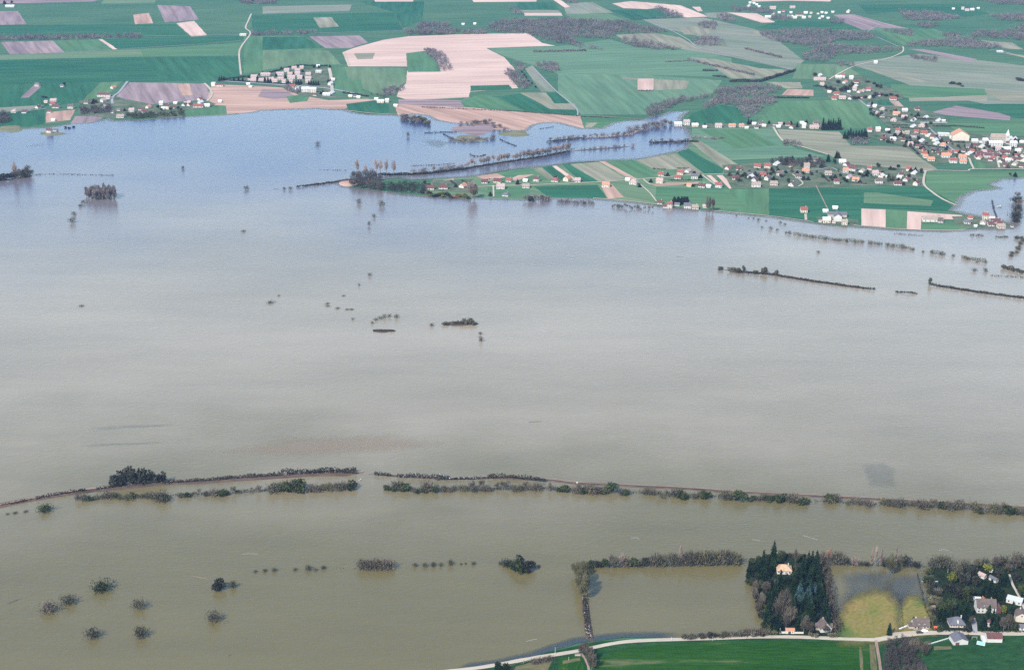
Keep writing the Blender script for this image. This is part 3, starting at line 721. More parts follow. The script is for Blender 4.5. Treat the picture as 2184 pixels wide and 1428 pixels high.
# ------------------------------------------------------------------ haze
def haze():
    x, y0, y1, z0, z1 = 9100, -1600, 14100, -1.0, 521.0
    vs = [(sx * x, y, z) for z in (z0, z1) for y in (y0, y1) for sx in (-1, 1)]
    o = mesh_obj('haze', vs, [(0, 2, 3, 1), (4, 5, 7, 6), (0, 1, 5, 4), (2, 6, 7, 3), (0, 4, 6, 2), (1, 3, 7, 5)], 'road')
    m = bpy.data.materials.new('haze_air'); m.use_nodes = True
    n, l = m.node_tree.nodes, m.node_tree.links
    n.remove(n['Principled BSDF'])
    v = n.new('ShaderNodeVolumePrincipled')
    v.inputs['Color'].default_value = (0.42, 0.58, 0.98, 1)
    v.inputs['Density'].default_value = 0.000028
    v.inputs['Anisotropy'].default_value = 0.0
    l.new(v.outputs['Volume'], n['Material Output'].inputs['Volume'])
    o.data.materials.clear(); o.data.materials.append(m)
    tag(o, 'thin pale blue haze over the whole plain', 'haze', None, 'stuff')
haze()

# ------------------------------------------------------------------ plants: unit-high shapes shared by many plants
def slivers(c, d, ln, wd, r):
    """thin triangles: centres c (n,3), directions d (n,3), length, width -> verts, tris"""
    n = len(c)
    side = np.cross(d, r.normal(size=(n, 3))); side /= np.linalg.norm(side, axis=1, keepdims=True) + 1e-9
    ln = np.asarray(ln).reshape(-1, 1); wd = np.asarray(wd).reshape(-1, 1)
    v = np.stack([c - d * ln / 2 - side * wd / 2, c - d * ln / 2 + side * wd / 2, c + d * ln / 2], axis=1).reshape(-1, 3)
    return v, np.arange(3 * n).reshape(-1, 3)
def unit(v): return v / (np.linalg.norm(v, axis=1, keepdims=True) + 1e-9)
def crown_pts(n, r, cz, rx, rz, shell=0.55, lobes=0):
    p = unit(r.normal(size=(n, 3))) * (shell + (1 - shell) * r.random((n, 1))) ** 1.0
    p *= np.array([rx, rx, rz])
    if lobes:
        lc = unit(r.normal(size=(lobes, 3))) * np.array([rx, rx, rz]) * .55
        k = r.integers(0, lobes, n)
        p = lc[k] + p * .55
    p[:, 2] += cz
    return p
def bare_crown(seed, n=330, rx=.33, rz=.36, cz=.62, up=.7, ln=.16, wd=.022):
    r = np.random.default_rng(seed)
    c = crown_pts(n, r, cz, rx, rz, .35, lobes=7)
    d = unit(unit(c - np.array([0, 0, cz - .3])) + np.array([0, 0, up]) + r.normal(size=(n, 3)) * .35)
    return slivers(c, d, ln * r.uniform(.6, 1.4, n), wd * r.uniform(.6, 1.5, n), r)
def leafy_crown(seed, n=380, rx=.42, rz=.40, cz=.52, size=.15, lobes=9):
    r = np.random.default_rng(seed)
    c = crown_pts(n, r, cz, rx, rz, .5, lobes=lobes)
    c[:, 2] = np.maximum(c[:, 2], .02)
    d = unit(r.normal(size=(n, 3)))
    return slivers(c, d, size * r.uniform(.6, 1.4, n), size * .8 * r.uniform(.6, 1.4, n), r)
def bush_crown(seed, n=420, size=.16, wd=.06):
    """many stems fanning out of the water"""
    r = np.random.default_rng(seed)
    a = r.uniform(0, 2 * math.pi, n); t = r.uniform(0, 1.15, n) * r.uniform(.5, 1, n); h = r.uniform(.15, 1, n)
    d = np.stack([np.cos(a) * np.sin(t), np.sin(a) * np.sin(t), np.cos(t) * .9], 1)
    c = d * h[:, None] * np.array([.62, .62, .85]); c[:, :2] += r.normal(size=(n, 2)) * .2; c[:, 2] = np.maximum(c[:, 2], .03)
    return slivers(c, unit(d + r.normal(size=(n, 3)) * .3), size * r.uniform(.7, 1.4, n), wd * r.uniform(.6, 1.5, n), r)
def cone_crown(seed, n=620, rx=.22, base=.03, size=.12, p=1.0):
    r = np.random.default_rng(seed)
    h = base + (1 - base) * (1 - np.sqrt(r.random(n)))
    tier = .75 + .25 * np.cos(h * 60)
    rad = rx * ((1 - h) / (1 - base)) ** p * tier * np.sqrt(r.uniform(.25, 1, n)) + .008
    a = r.uniform(0, 2 * math.pi, n)
    c = np.stack([np.cos(a) * rad, np.sin(a) * rad, h], 1)
    d = unit(np.stack([np.cos(a), np.sin(a), -.45 + r.uniform(-.2, .4, n)], 1))
    return slivers(c, d, size * r.uniform(.7, 1.4, n), size * .55 * r.uniform(.7, 1.4, n), r)
def trunk_shape(seed, r0=.022, top=.75, limbs=5, spread=.22):
    r = random.Random(seed); vs, fs = [], []
    def limb(a, b, ra, rb):
        ax = (b - a).normalized(); u = ax.orthogonal().normalized(); w = ax.cross(u); k = len(vs)
        for p, rr in ((a, ra), (b, rb)):
            for i in range(5):
                t = i * 2 * math.pi / 5
                vs.append(p + (u * math.cos(t) + w * math.sin(t)) * rr)
        for i in range(5): fs.append((k + i, k + (i + 1) % 5, k + 5 + (i + 1) % 5, k + 5 + i))
    mid = Vector((r.uniform(-.02, .02), r.uniform(-.02, .02), top * .5)); tip = Vector((r.uniform(-.04, .04), r.uniform(-.04, .04), top))
    limb(Vector((0, 0, -.03)), mid, r0, r0 * .7); limb(mid, tip, r0 * .7, r0 * .25)
    for i in range(limbs):
        t = r.uniform(.45, .95); a = i * 2.4 + r.uniform(-.4, .4)
        s = mid.lerp(tip, t * .7); e = s + Vector((math.cos(a) * spread, math.sin(a) * spread, r.uniform(.14, .3) * (1 + .2 * t)))
        limb(s, e, r0 * .4, r0 * .12)
    return vs, fs
MESH = {}
def proto(kind, k, mat, fn):
    key = (kind, k, mat)
    if key not in MESH:
        v, t = fn(100 + 17 * k + len(kind)); MESH[key] = np_mesh('crown', v, t, mat)
    return MESH[key]
def trunk_mesh(kind, k, **kw):
    key = ('trunk', kind, k)
    if key not in MESH:
        v, f = trunk_shape(k + 5, **kw); me = bpy.data.meshes.new('trunk'); me.from_pydata([tuple(p) for p in v], [], f)
        me.materials.append(MATS['bark']); MESH[key] = me
    return MESH[key]
SHAPES = {
    'bare': lambda s: bare_crown(s),
    'big_bare': lambda s: bare_crown(s, n=1100, rx=.42, rz=.42, cz=.57, ln=.12, wd=.022),
    'poplar': lambda s: bare_crown(s, n=300, rx=.11, rz=.46, cz=.54, up=2.2, ln=.15, wd=.02),
    'leafy': lambda s: leafy_crown(s),
    'cone': lambda s: cone_crown(s),
    'fat_cone': lambda s: cone_crown(s, n=800, rx=.32, p=.75, size=.15),
    'cypress': lambda s: cone_crown(s, n=600, rx=.18, base=.02, p=.45, size=.12),
    'bush': lambda s: bush_crown(s),
    'thin_bush': lambda s: bush_crown(s, n=150, size=.26, wd=.05),
    'dome': lambda s: leafy_crown(s, n=340, rx=.62, rz=.5, cz=.42, size=.2, lobes=6),
}
LOOK = {'bare': 'bare grey tree', 'big_bare': 'wide bare tree', 'poplar': 'slender bare poplar', 'leafy': 'rounded leafy tree', 'cone': 'dark pointed conifer',
        'fat_cone': 'broad dark conifer', 'cypress': 'dark columnar conifer', 'bush': 'twiggy grey bush', 'thin_bush': 'thin see-through bush', 'dome': 'low rounded shrub'}
def plant(x, y, h, kind, mat, place, look=None, wide=1.0, cat=None, z=0.0, parts=None):
    """a plant rooted at photo pixel (x, y), h metres high"""
    k = rnd.randrange(5)
    me = proto(kind, k, mat, SHAPES[kind])
    p = P(x, y, z)
    bushy = kind in ('bush', 'dome', 'thin_bush')
    cat = cat or ({'bush': 'willow bush' if mat == 'willow_twig' else 'bush', 'dome': 'shrub', 'thin_bush': 'thin bush'}[kind] if bushy else 'tree')
    nm = {'bush': 'willow_bush' if mat == 'willow_twig' else 'twiggy_bush', 'dome': 'shrub', 'thin_bush': 'thin_bush', 'cone': 'conifer', 'fat_cone': 'conifer', 'cypress': 'conifer', 'poplar': 'poplar_tree'}.get(kind, 'bare_tree' if 'bare' in kind else 'leafy_tree')
    s = h * wide
    if bushy:
        o = bpy.data.objects.new(nm, me); link(o)
        o.location = p; o.rotation_euler = (0, 0, rnd.uniform(0, 6.28)); o.scale = (s, s * rnd.uniform(.85, 1.15), h)
    else:
        o = bpy.data.objects.new(nm, None); link(o); o.empty_display_size = 1
        o.location = p; o.rotation_euler = (0, 0, rnd.uniform(0, 6.28)); o.scale = (s, s, h)
        link(bpy.data.objects.new('crown', me), o)
        if kind == 'big_bare': tm = trunk_mesh(kind, k % 3, r0=.03, top=.7, limbs=9, spread=.3)
        elif kind == 'poplar': tm = trunk_mesh(kind, k % 3, r0=.014, top=.92, limbs=4, spread=.06)
        elif kind in ('cone', 'fat_cone', 'cypress'): tm = trunk_mesh(kind, 0, r0=.018, top=.9, limbs=0)
        else: tm = trunk_mesh(kind, k % 3)
        link(bpy.data.objects.new('trunk', tm), o)
    reg(o, x, look or ('olive willow bush' if nm == 'willow_bush' else LOOK[kind]), cat, place)
    return o
def row(pts, n, h, kinds, place, jx=2.0, jy=1.5, wide=1.0, z=0.0, look=None):
    """n plants set out along a line of photo pixels; kinds = [(shape, material), ...]"""
    P_ = [Vector(p) for p in pts]
    seg = [(P_[i + 1] - P_[i]).length for i in range(len(P_) - 1)]; tot = sum(seg)
    for i in range(n):
        d = (i + rnd.uniform(.2, .8)) / n * tot; j = 0
        while j < len(seg) - 1 and d > seg[j]: d -= seg[j]; j += 1
        q = P_[j].lerp(P_[j + 1], d / seg[j])
        kd, mt = rnd.choice(kinds)
        hh = rnd.uniform(*h)
        if kd in ('poplar',): hh *= 1.5
        plant(q.x + rnd.uniform(-jx, jx), q.y + rnd.uniform(-jy, jy), hh, kd, mt, place, wide=wide * rnd.uniform(.85, 1.2), z=z, look=look)

def hedge(px, h, w, mat, label, dens=1.0, name='hedge', size=.8, z=0.0, bare=False, kind=None, mat2=None, cat='hedge'):
    """a clipped or ragged hedge along a line of photo pixels: leaf clumps through its whole volume"""
    pts = [np.array(P(x, y, z)) for x, y in px]
    r = np.random.default_rng(len(bpy.data.objects))
    cs, tot = [], 0
    for a, b in zip(pts[:-1], pts[1:]):
        L = np.linalg.norm(b - a); n = max(6, int(L * h * w * .9 * dens)); n = min(n, 2600)
        t = r.random(n); nr = np.array([-(b - a)[1], (b - a)[0], 0]) / (L + 1e-6)
        hh = h * (0.55 + .45 * np.abs(np.sin(t * L / (h * 2.3) + r.uniform(0, 6))) * r.uniform(.7, 1.1, n))
        c = a + (b - a) * t[:, None] + nr * (r.uniform(-.5, .5, n) * w)[:, None]
        c[:, 2] = z + hh * r.random(n) ** .8
        cs.append(c)
    c = np.concatenate(cs); n = len(c)
    if bare: d = unit(np.array([0, 0, 1.2]) + r.normal(size=(n, 3)) * .6); v, t = slivers(c, d, size * 2.6 * r.uniform(.6, 1.4, n), size * .45 * r.uniform(.6, 1.4, n), r)
    else: v, t = slivers(c, unit(r.normal(size=(n, 3))), size * r.uniform(.6, 1.5, n), size * .9 * r.uniform(.6, 1.5, n), r)
    o0 = pts[0].copy(); v = v - o0
    me = np_mesh(name, v, t, mat)
    if mat2:
        me.materials.append(MATS[mat2]); mi = (r.random(n) < (.5 if mat == 'blossom' else .13)).astype(np.int32); me.polygons.foreach_set('material_index', mi)
    o = bpy.data.objects.new(name, me); o.location = o0; link(o)
    tag(o, label, cat, None, kind)
    return o

def wood(px, label, h=9.0, area=75.0, mat='wood_twig', cap=2600, tri=22, name='wood', sl=.38, sw=.11):
    """a far wood that reads as one mass: thousands of bare crowns"""
    poly = [np.array(P(x, y).xy) for x, y in px]
    A = np.array(poly); lo, hi = A.min(0), A.max(0)
    r = np.random.default_rng(int(abs(px[0][0] * 7 + px[0][1] * 13)) + 3)
    x0, y0 = A[:, 0], A[:, 1]; x1, y1 = np.roll(x0, -1), np.roll(y0, -1)
    ar = abs(np.sum(x0 * y1 - x1 * y0)) / 2
    n = int(min(cap, max(12, ar / area)))
    pts = np.empty((0, 2))
    while len(pts) < n:
        q = r.uniform(lo, hi, (4 * n, 2))
        ins = np.zeros(len(q), bool)
        for i in range(len(A)):
            a, b = A[i], A[(i + 1) % len(A)]
            c = ((a[1] > q[:, 1]) != (b[1] > q[:, 1])) & (q[:, 0] < (b[0] - a[0]) * (q[:, 1] - a[1]) / (b[1] - a[1] + 1e-12) + a[0])
            ins ^= c
        pts = np.concatenate([pts, q[ins]])
    pts = pts[:n]
    hh = h * r.uniform(.7, 1.25, n)
    R = math.sqrt(area) * .62
    c = unit(r.normal(size=(n, tri, 3))) if False else r.normal(size=(n, tri, 3))
    c /= np.linalg.norm(c, axis=2, keepdims=True); c *= r.uniform(.3, 1, (n, tri, 1))
    c = c * np.stack([np.full(n, R), np.full(n, R), hh * .42], 1)[:, None, :]
    c[:, :, 2] += hh[:, None] * .58
    c[:, :, 0] += pts[:, 0:1]; c[:, :, 1] += pts[:, 1:2]
    c = c.reshape(-1, 3); m = len(c)
    d = unit(np.array([0, 0, .9]) + r.normal(size=(m, 3)) * .6)
    v, t = slivers(c, d, h * sl * r.uniform(.6, 1.4, m), h * sw * r.uniform(.6, 1.4, m), r)
    # stems
    st = np.stack([pts[:, 0], pts[:, 1], hh * .25], 1)
    v2, t2 = slivers(st, np.tile([0, 0, 1.0], (n, 1)), hh * .5, np.full(n, .5), r)
    v = np.concatenate([v, v2]); t = np.concatenate([t, t2 + 3 * m])
    o0 = np.array([*A.mean(0), 0]); me = np_mesh(name, v - o0, t, mat)
    o = bpy.data.objects.new(name, me); o.location = o0; link(o)
    tag(o, label, 'wood', None, 'stuff')
    return o

def levee(px, top, foot, h, label, mat='bank', name='levee', z=0.2, cat='bank'):
    """raised bank: flat top, sloped sides down below the water"""
    pts = roughen([Vector((*P(x, y).xy, 0)) for x, y in px], 14, 0.5, closed=False)
    vs, fs = [], []
    for i, p in enumerate(pts):
        d = (pts[min(i + 1, len(pts) - 1)] - pts[max(i - 1, 0)]).normalized(); nr = Vector((-d.y, d.x, 0))
        e = .15 if i in (0, len(pts) - 1) else 1.0
        j = rnd.uniform(.85, 1.15)
        for off, zz in ((-foot, z - .3), (-top, h), (top, h), (foot, z - .3)):
            vs.append((*(p + nr * off * e * j).xy, zz * (e if zz > .5 else 1)))
        if i:
            b = 4 * i
            for k in range(3): fs.append((b - 4 + k, b - 3 + k, b + 1 + k, b + k))
    o = mesh_obj(name, vs, fs, mat); add_uv(o.data, 0.0)
    tag(o, label, cat, None, 'structure')
    return o
def islet(cx, cy, rx, ry, h, label, mat='islet'):
    vs, fs = [], []; N = 26; ph = rnd.uniform(0, 6)
    for k, (s, z) in enumerate(((1.0, .25), (.8, .25 + h * .6), (.45, .3 + h))):
        for i in range(N):
            a = i * 2 * math.pi / N; w = 1 + .12 * math.sin(3 * a + ph) + .07 * math.sin(5 * a) + rnd.uniform(-.04, .04)
            q = P(cx + rx * s * w * math.cos(a), cy + ry * s * w * math.sin(a)); vs.append((q.x, q.y, z))
    for k in range(2):
        for i in range(N): fs.append((k * N + i, k * N + (i + 1) % N, (k + 1) * N + (i + 1) % N, (k + 1) * N + i))
    fs.append(tuple(range(2 * N, 3 * N)))
    o = mesh_obj('islet', vs, fs, mat); add_uv(o.data, 0)
    tag(o, label, 'islet', None, 'structure')
    return o

# ------------------------------------------------------------------ houses
ROOF = {'r': 'red_tile', 'd': 'dark_red_tile', 'o': 'orange_tile', 'b': 'brown_tile', 'g': 'grey_slate', 'p': 'pink_tile', 't': 'tan_tile', 'w': 'white_sheet', 'y': 'ochre_tile'}
ROOFLOOK = {'r': 'red', 'd': 'dark red', 'o': 'orange', 'b': 'brown', 'g': 'grey', 'p': 'pale pink', 't': 'tan', 'w': 'white', 'y': 'ochre'}
def box_mesh(x0, x1, y0, y1, z0, z1):
    v = [(x, y, z) for z in (z0, z1) for y in (y0, y1) for x in (x0, x1)]
    return v, [(0, 2, 3, 1), (4, 5, 7, 6), (0, 1, 5, 4), (2, 6, 7, 3), (0, 4, 6, 2), (1, 3, 7, 5)]
WIN = {}
def win_mesh(w, h, mat):
    k = (round(w, 2), round(h, 2), mat)
    if k not in WIN:
        v, f = box_mesh(-w / 2, w / 2, -.03, .03, 0, h); me = bpy.data.meshes.new('window'); me.from_pydata(v, [], f); me.materials.append(MATS[mat]); WIN[k] = me
    return WIN[k]
def gable_body(L, D, h, rise):
    v = [(sx * L / 2, sy * D / 2, z) for z in (-.3, h) for sy in (-1, 1) for sx in (-1, 1)] + [(-L / 2, 0, h + rise), (L / 2, 0, h + rise)]
    f = [(0, 1, 5, 4), (3, 2, 6, 7), (2, 0, 4, 8, 6), (1, 3, 7, 9, 5)]
    return v, f
def gable_roof(L, D, h, rise, oh=.45, th=.22):
    s = rise / (D / 2); X = L / 2 + oh; Y = D / 2 + oh; ze = h - s * oh; zr = h + rise
    v = [(-X, -Y, ze), (X, -Y, ze), (-X, 0, zr), (X, 0, zr), (-X, Y, ze), (X, Y, ze)]
    v += [(a, b, c + th) for a, b, c in v]
    f = [(6, 7, 9, 8), (8, 9, 11, 10), (1, 0, 2, 3), (3, 2, 4, 5), (0, 1, 7, 6), (5, 4, 10, 11), (2, 0, 6, 8), (4, 2, 8, 10), (1, 3, 9, 7), (3, 5, 11, 9)]
    return v, f
def hip_roof(L, D, h, rise, oh=.5, th=.22):
    s = rise / (D / 2); X = L / 2 + oh; Y = D / 2 + oh; ze = h - s * oh; r = max(.3, (L - D) / 2)
    v = [(-X, -Y, ze), (X, -Y, ze), (X, Y, ze), (-X, Y, ze), (-X, -Y, ze + th), (X, -Y, ze + th), (X, Y, ze + th), (-X, Y, ze + th), (-r, 0, h + rise + th), (r, 0, h + rise + th)]
    f = [(3, 2, 1, 0), (0, 1, 5, 4), (1, 2, 6, 5), (2, 3, 7, 6), (3, 0, 4, 7), (4, 5, 9, 8), (6, 7, 8, 9), (5, 6, 9), (7, 4, 8)]
    return v, f
def house(x, y, L, D, h, rot, roof, place, hip=False, wall='white_wall', pitch=33, chimney=1, windows=3, look=None, name='house', cat='house', z=0.0, two=False, door=True, flat=False):
    """rooted at photo pixel (x, y) = middle of the front foot; rot turns the ridge away from the picture's horizontal"""
    o = bpy.data.objects.new(name, None); link(o)
    p = P(x, y, z)
    ca, sa = math.cos(rot), math.sin(rot)
    # the pixel marks the front (near) edge: push the centre back by half the footprint's depth
    back = (abs(L * sa) + abs(D * ca)) / 2
    dirv = Vector((p.x, p.y, 0)).normalized()
    o.location = (p.x + dirv.x * back, p.y + dirv.y * back, z + .3)
    o.rotation_euler = (0, 0, rot)
    if y > 1000: o.scale = (.84, .84, .84)
    rise = D / 2 * math.tan(math.radians(pitch))
    if flat:
        v, f = box_mesh(-L / 2, L / 2, -D / 2, D / 2, -.5, h); w = mesh_obj('wall', v, f, wall, o)
        v, f = box_mesh(-L / 2 - .2, L / 2 + .2, -D / 2 - .2, D / 2 + .2, h + .003, h + .35); rf = mesh_obj('roof', v, f, ROOF[roof], o)
    else:
        if hip: v, f = box_mesh(-L / 2, L / 2, -D / 2, D / 2, -.5, h); f = [f[0]] + f[2:]
        else: v, f = gable_body(L, D, h, rise - .03)
        mesh_obj('wall', v, f, wall, o)
        v, f = (hip_roof if hip else gable_roof)(L, D, h, rise)
        rf = mesh_obj('roof', v, f, ROOF[roof], o)
        for k in range(chimney):
            cx = L * (.28 if k == 0 else -.3)
            zt = h + rise + 1.0
            v, f = box_mesh(cx - .35, cx + .35, .3, 1.0, h + rise * .5, zt); mesh_obj('chimney', v, f, 'white_wall' if (x + k) % 3 < 1.5 else 'brick', rf)
    if windows:
        rows_ = (1.0, 3.6) if h > 5 else (1.0,)
        for zr in rows_:
            for k in range(windows):
                if door and zr == 1.0 and k == windows // 2: continue
                xx = -L / 2 + L * (k + .5) / windows
                q = bpy.data.objects.new('window', win_mesh(1.1, 1.35, 'shutter' if k % 2 else 'pane')); link(q, o); q.location = (xx, -D / 2 - .032, zr)
        if not hip and not flat:                    # gable ends
            for s in (-1, 1):
                q = bpy.data.objects.new('window', win_mesh(1.0, 1.2, 'pane')); link(q, o); q.location = (s * (L / 2 + .032), 0, h * .9); q.rotation_euler = (0, 0, math.pi / 2)
        if door:
            q = bpy.data.objects.new('door', win_mesh(1.2, 2.1, 'timber')); link(q, o); q.location = (-L / 2 + L * (windows // 2 + .5) / windows, -D / 2 - .034, 0)
    wl = {'white_wall': 'white', 'cream_wall': 'cream', 'stone_wall': 'stone'}.get(wall, 'white')
    reg(o, x, look or f'{wl} {cat} with {ROOFLOOK[roof]} roof', cat, place)
    return o

def cluster(place, data, base_rot=-0.45, hscale=1.0, win_min=13):
    """data rows: x, y, width in photo pixels, roof letter [, options]; options: R turn, H hip, T tall, S shed, G gable towards the viewer, L long"""
    for row_ in data:
        x, y, w, c = row_[:4]; opt = row_[4] if len(row_) > 4 else ''
        m = mpp(y); L = max(4.0, w * m * .82)
        rot = base_rot * rnd.uniform(.75, 1.25)
        D = 8.5; h = 2.7 if rnd.random() < .65 else 4.2
        hip = 'H' in opt
        shed = L < 6.5 or 'S' in opt
        if 'T' in opt: h = 6.5
        if 'G' in opt: rot += math.pi / 2 - .25; D = max(7.0, L * .85); L = D * 1.25
        elif 'L' in opt: D = 9.5; rot *= .25; L = L * .95
        else:
            D = min(max(6.5, L * .7), 11); L = max(L * .92 / (math.cos(rot) + .35 * abs(math.sin(rot))), D)
        if shed and 'T' not in opt: D = min(D, L * .8); h = 2.3
        fl = 'F' in opt
        house(x, y, L, D, h * hscale * .92, rot, c, place, hip=hip, chimney=0 if shed or fl or 'C' in opt else 1, windows=(0 if (shed or w < win_min) else (3 if L < 18 else 5)),
              wall='cream_wall' if 'c' in opt or rnd.random() < .3 else 'white_wall', name='shed' if shed else 'house', cat='shed' if shed else 'house', flat=fl, pitch=31 if 'L' in opt else 38, door=not shed)
def houses():
    cluster('in the left shore hamlet', [
        (80, 185, 13, 'g'), (133, 186, 8, 'g'), (242, 190, 10, 'o', 'G'), (99, 220, 8, 'p'), (115, 218, 17, 'p', 'L'), (113, 225, 14, 'r', 'L'), (120, 231, 18, 'd', 'L'),
        (82, 232, 10, 'd', 'G'), (31, 241, 16, 'p', 'H'), (53, 242, 12, 'd', 'L'), (152, 232, 15, 'b', 'L'), (185, 222, 12, 'b', 'L'), (222, 207, 34, 'd', 'L'), (221, 219, 13, 'p', 'G'),
        (232, 212, 10, 'p', 'L'), (226, 226, 8, 'd'), (222, 234, 5, 'g'), (115, 259, 6, 'w', 'S'), (106, 241, 6, 'd'), (106, 286, 15, 'd', 'T'), (119, 281, 5, 'g'),
        (240, 242, 8, 'g'), (254, 237, 8, 'g'), (258, 252, 20, 't', 'L'), (282, 240, 14, 'p', 'L'), (300, 236, 8, 'd'), (309, 243, 14, 'd', 'L'), (317, 232, 12, 'o', 'G'),
        (345, 225, 10, 'w', 'L'), (349, 234, 8, 'w'), (358, 234, 10, 'd', 'T'), (370, 232, 6, 'd'), (375, 223, 5, 'w'), (394, 227, 8, 'd', 'G'), (397, 219, 7, 'g'), (405, 227, 9, 'd', 'G'),
        (404, 221, 8, 'p'), (427, 215, 11, 'r', 'G'), (428, 222, 12, 'w', 'G'), (424, 230, 28, 'r', 'L'), (442, 229, 16, 'w', 'L'), (456, 184, 12, 'w', 'FT'), (469, 185, 20, 'r', 'LF'), (470, 219, 4, 'w', 'S')], -.25)
    B = [(543, 168, 18), (567, 162, 26), (598, 162, 20), (635, 153, 14), (619, 161, 13), (635, 161, 14), (658, 161, 14), (541, 175, 14), (558, 174, 14), (577, 172, 20), (599, 171, 16),
         (622, 169, 20), (640, 169, 14), (658, 170, 16), (587, 177, 14), (620, 177, 12), (657, 177, 12), (628, 148, 13), (612, 154, 14), (644, 147, 10), (532, 172, 8), (606, 178, 10)]
    cluster('in the estate of pale terraces', [(x, y, w, 'p', 'L') for x, y, w in B], -.1)
    cluster('below the estate', [(616, 188, 10, 'd', 'L'), (625, 189, 14, 'r', 'L'), (634, 193, 10, 'w', 'L'), (652, 197, 20, 'w', 'LT'), (668, 198, 18, 'w', 'LT'), (672, 205, 8, 'd'),
        (697, 205, 20, 'w', 'L'), (708, 201, 8, 'w', 'G'), (705, 183, 11, 'w', 'G'), (711, 172, 5, 'w', 'S'), (535, 187, 10, 'w', 'F'), (530, 182, 5, 'w', 'S'), (680, 156, 16, 'w', 'LF'), (679, 143, 5, 'w', 'S'),
        (748, 208, 6, 'w', 'S'), (758, 208, 9, 'g'), (765, 210, 6, 'w', 'S'), (812, 220, 18, 'w', 'L'), (803, 214, 5, 'w', 'S'), (826, 219, 10, 'w'), (844, 228, 6, 'w', 'S'), (519, 77, 18, 'w', 'LF')], -.2)
    cluster('in the farthest village', [(1597, 16, 7, 'w', 'G'), (1600, 8, 6, 'w'), (1608, 9, 5, 'w'), (1614, 12, 6, 'w'), (1619, 16, 6, 'w'), (1648, 20, 16, 'p', 'L'), (1690, 18, 14, 'p', 'L'),
        (1671, 26, 6, 'r'), (1662, 29, 5, 'w'), (1650, 33, 9, 'p', 'G'), (1687, 29, 4, 'w'), (1638, 39, 17, 'w', 'L'), (1685, 38, 15, 'w', 'L'), (1695, 40, 10, 'w', 'L'), (1705, 35, 20, 'd', 'L'),
        (1718, 30, 10, 'w', 'L'), (1730, 30, 6, 'p'), (1714, 40, 10, 'w', 'L'), (1727, 38, 6, 'p'), (1746, 31, 5, 'd', 'G'), (1753, 29, 5, 'w'), (1762, 30, 5, 'w'), (1776, 28, 5, 'w'), (1809, 28, 9, 'w', 'G'),
        (1749, 41, 6, 'p', 'G'), (1754, 38, 6, 'w'), (1766, 41, 5, 'w'), (1670, 35, 8, 'g')], -.3)
    cluster('at the far right farm', [(2033, 21, 5, 'w'), (2053, 21, 8, 'p'), (2062, 24, 10, 'p', 'L'), (2073, 23, 10, 'w', 'L'), (2086, 20, 6, 'w')], -.2)
    cluster('out on the far plain', [(22, 16, 24, 'w', 'L'), (988, 54, 4, 'w', 'S'), (1013, 53, 4, 'w', 'S'), (1867, 136, 9, 'w', 'L'), (2132, 112, 16, 'w', 'LF')], -.2)
    cluster('in the upper village', [(1748, 172, 32, 'p', 'L'), (1748, 164, 9, 'w', 'G'), (1788, 168, 16, 'w', 'L'), (1798, 167, 12, 'r', 'T'), (1802, 179, 10, 'o', 'G'), (1815, 170, 10, 'w', 'L'),
        (1826, 178, 12, 'd', 'L'), (1753, 183, 11, 'p', 'L'), (1824, 187, 8, 'w', 'G'), (1822, 194, 10, 'p', 'L'), (1833, 199, 8, 'o', 'G'), (1840, 197, 8, 'p', 'G'), (1852, 195, 14, 'r', ''), (1784, 203, 14, 'r', 'L'),
        (1779, 213, 14, 'r', 'L'), (1796, 212, 18, 'p', 'L'), (1814, 213, 7, 'd', 'G'), (1836, 210, 6, 'd'), (1855, 211, 9, 'w', 'G'), (1873, 206, 10, 'd', 'L'), (1904, 214, 18, 'r', 'L'), (1810, 198, 8, 'w', 'L'), (1769, 199, 5, 'w', 'S'),
        (1853, 227, 11, 'g', 'H'), (1866, 230, 10, 'w', ''), (1882, 236, 14, 'p', 'H'), (1870, 243, 9, 'p', 'H'), (1882, 251, 14, 'g', 'H'), (1912, 247, 20, 'o', ''), (1906, 260, 17, 'p', 'H'), (1929, 254, 17, 'p', ''),
        (1929, 239, 14, 'w', 'L'), (1956, 236, 13, 'd', 'L'), (1948, 260, 11, 'w', 'G'), (1974, 254, 9, 'w', 'G'), (2001, 260, 10, 'w', 'G'), (2012, 260, 9, 'w', 'L'), (1947, 273, 10, 'w', 'G'), (1966, 272, 18, 'p', 'H')])
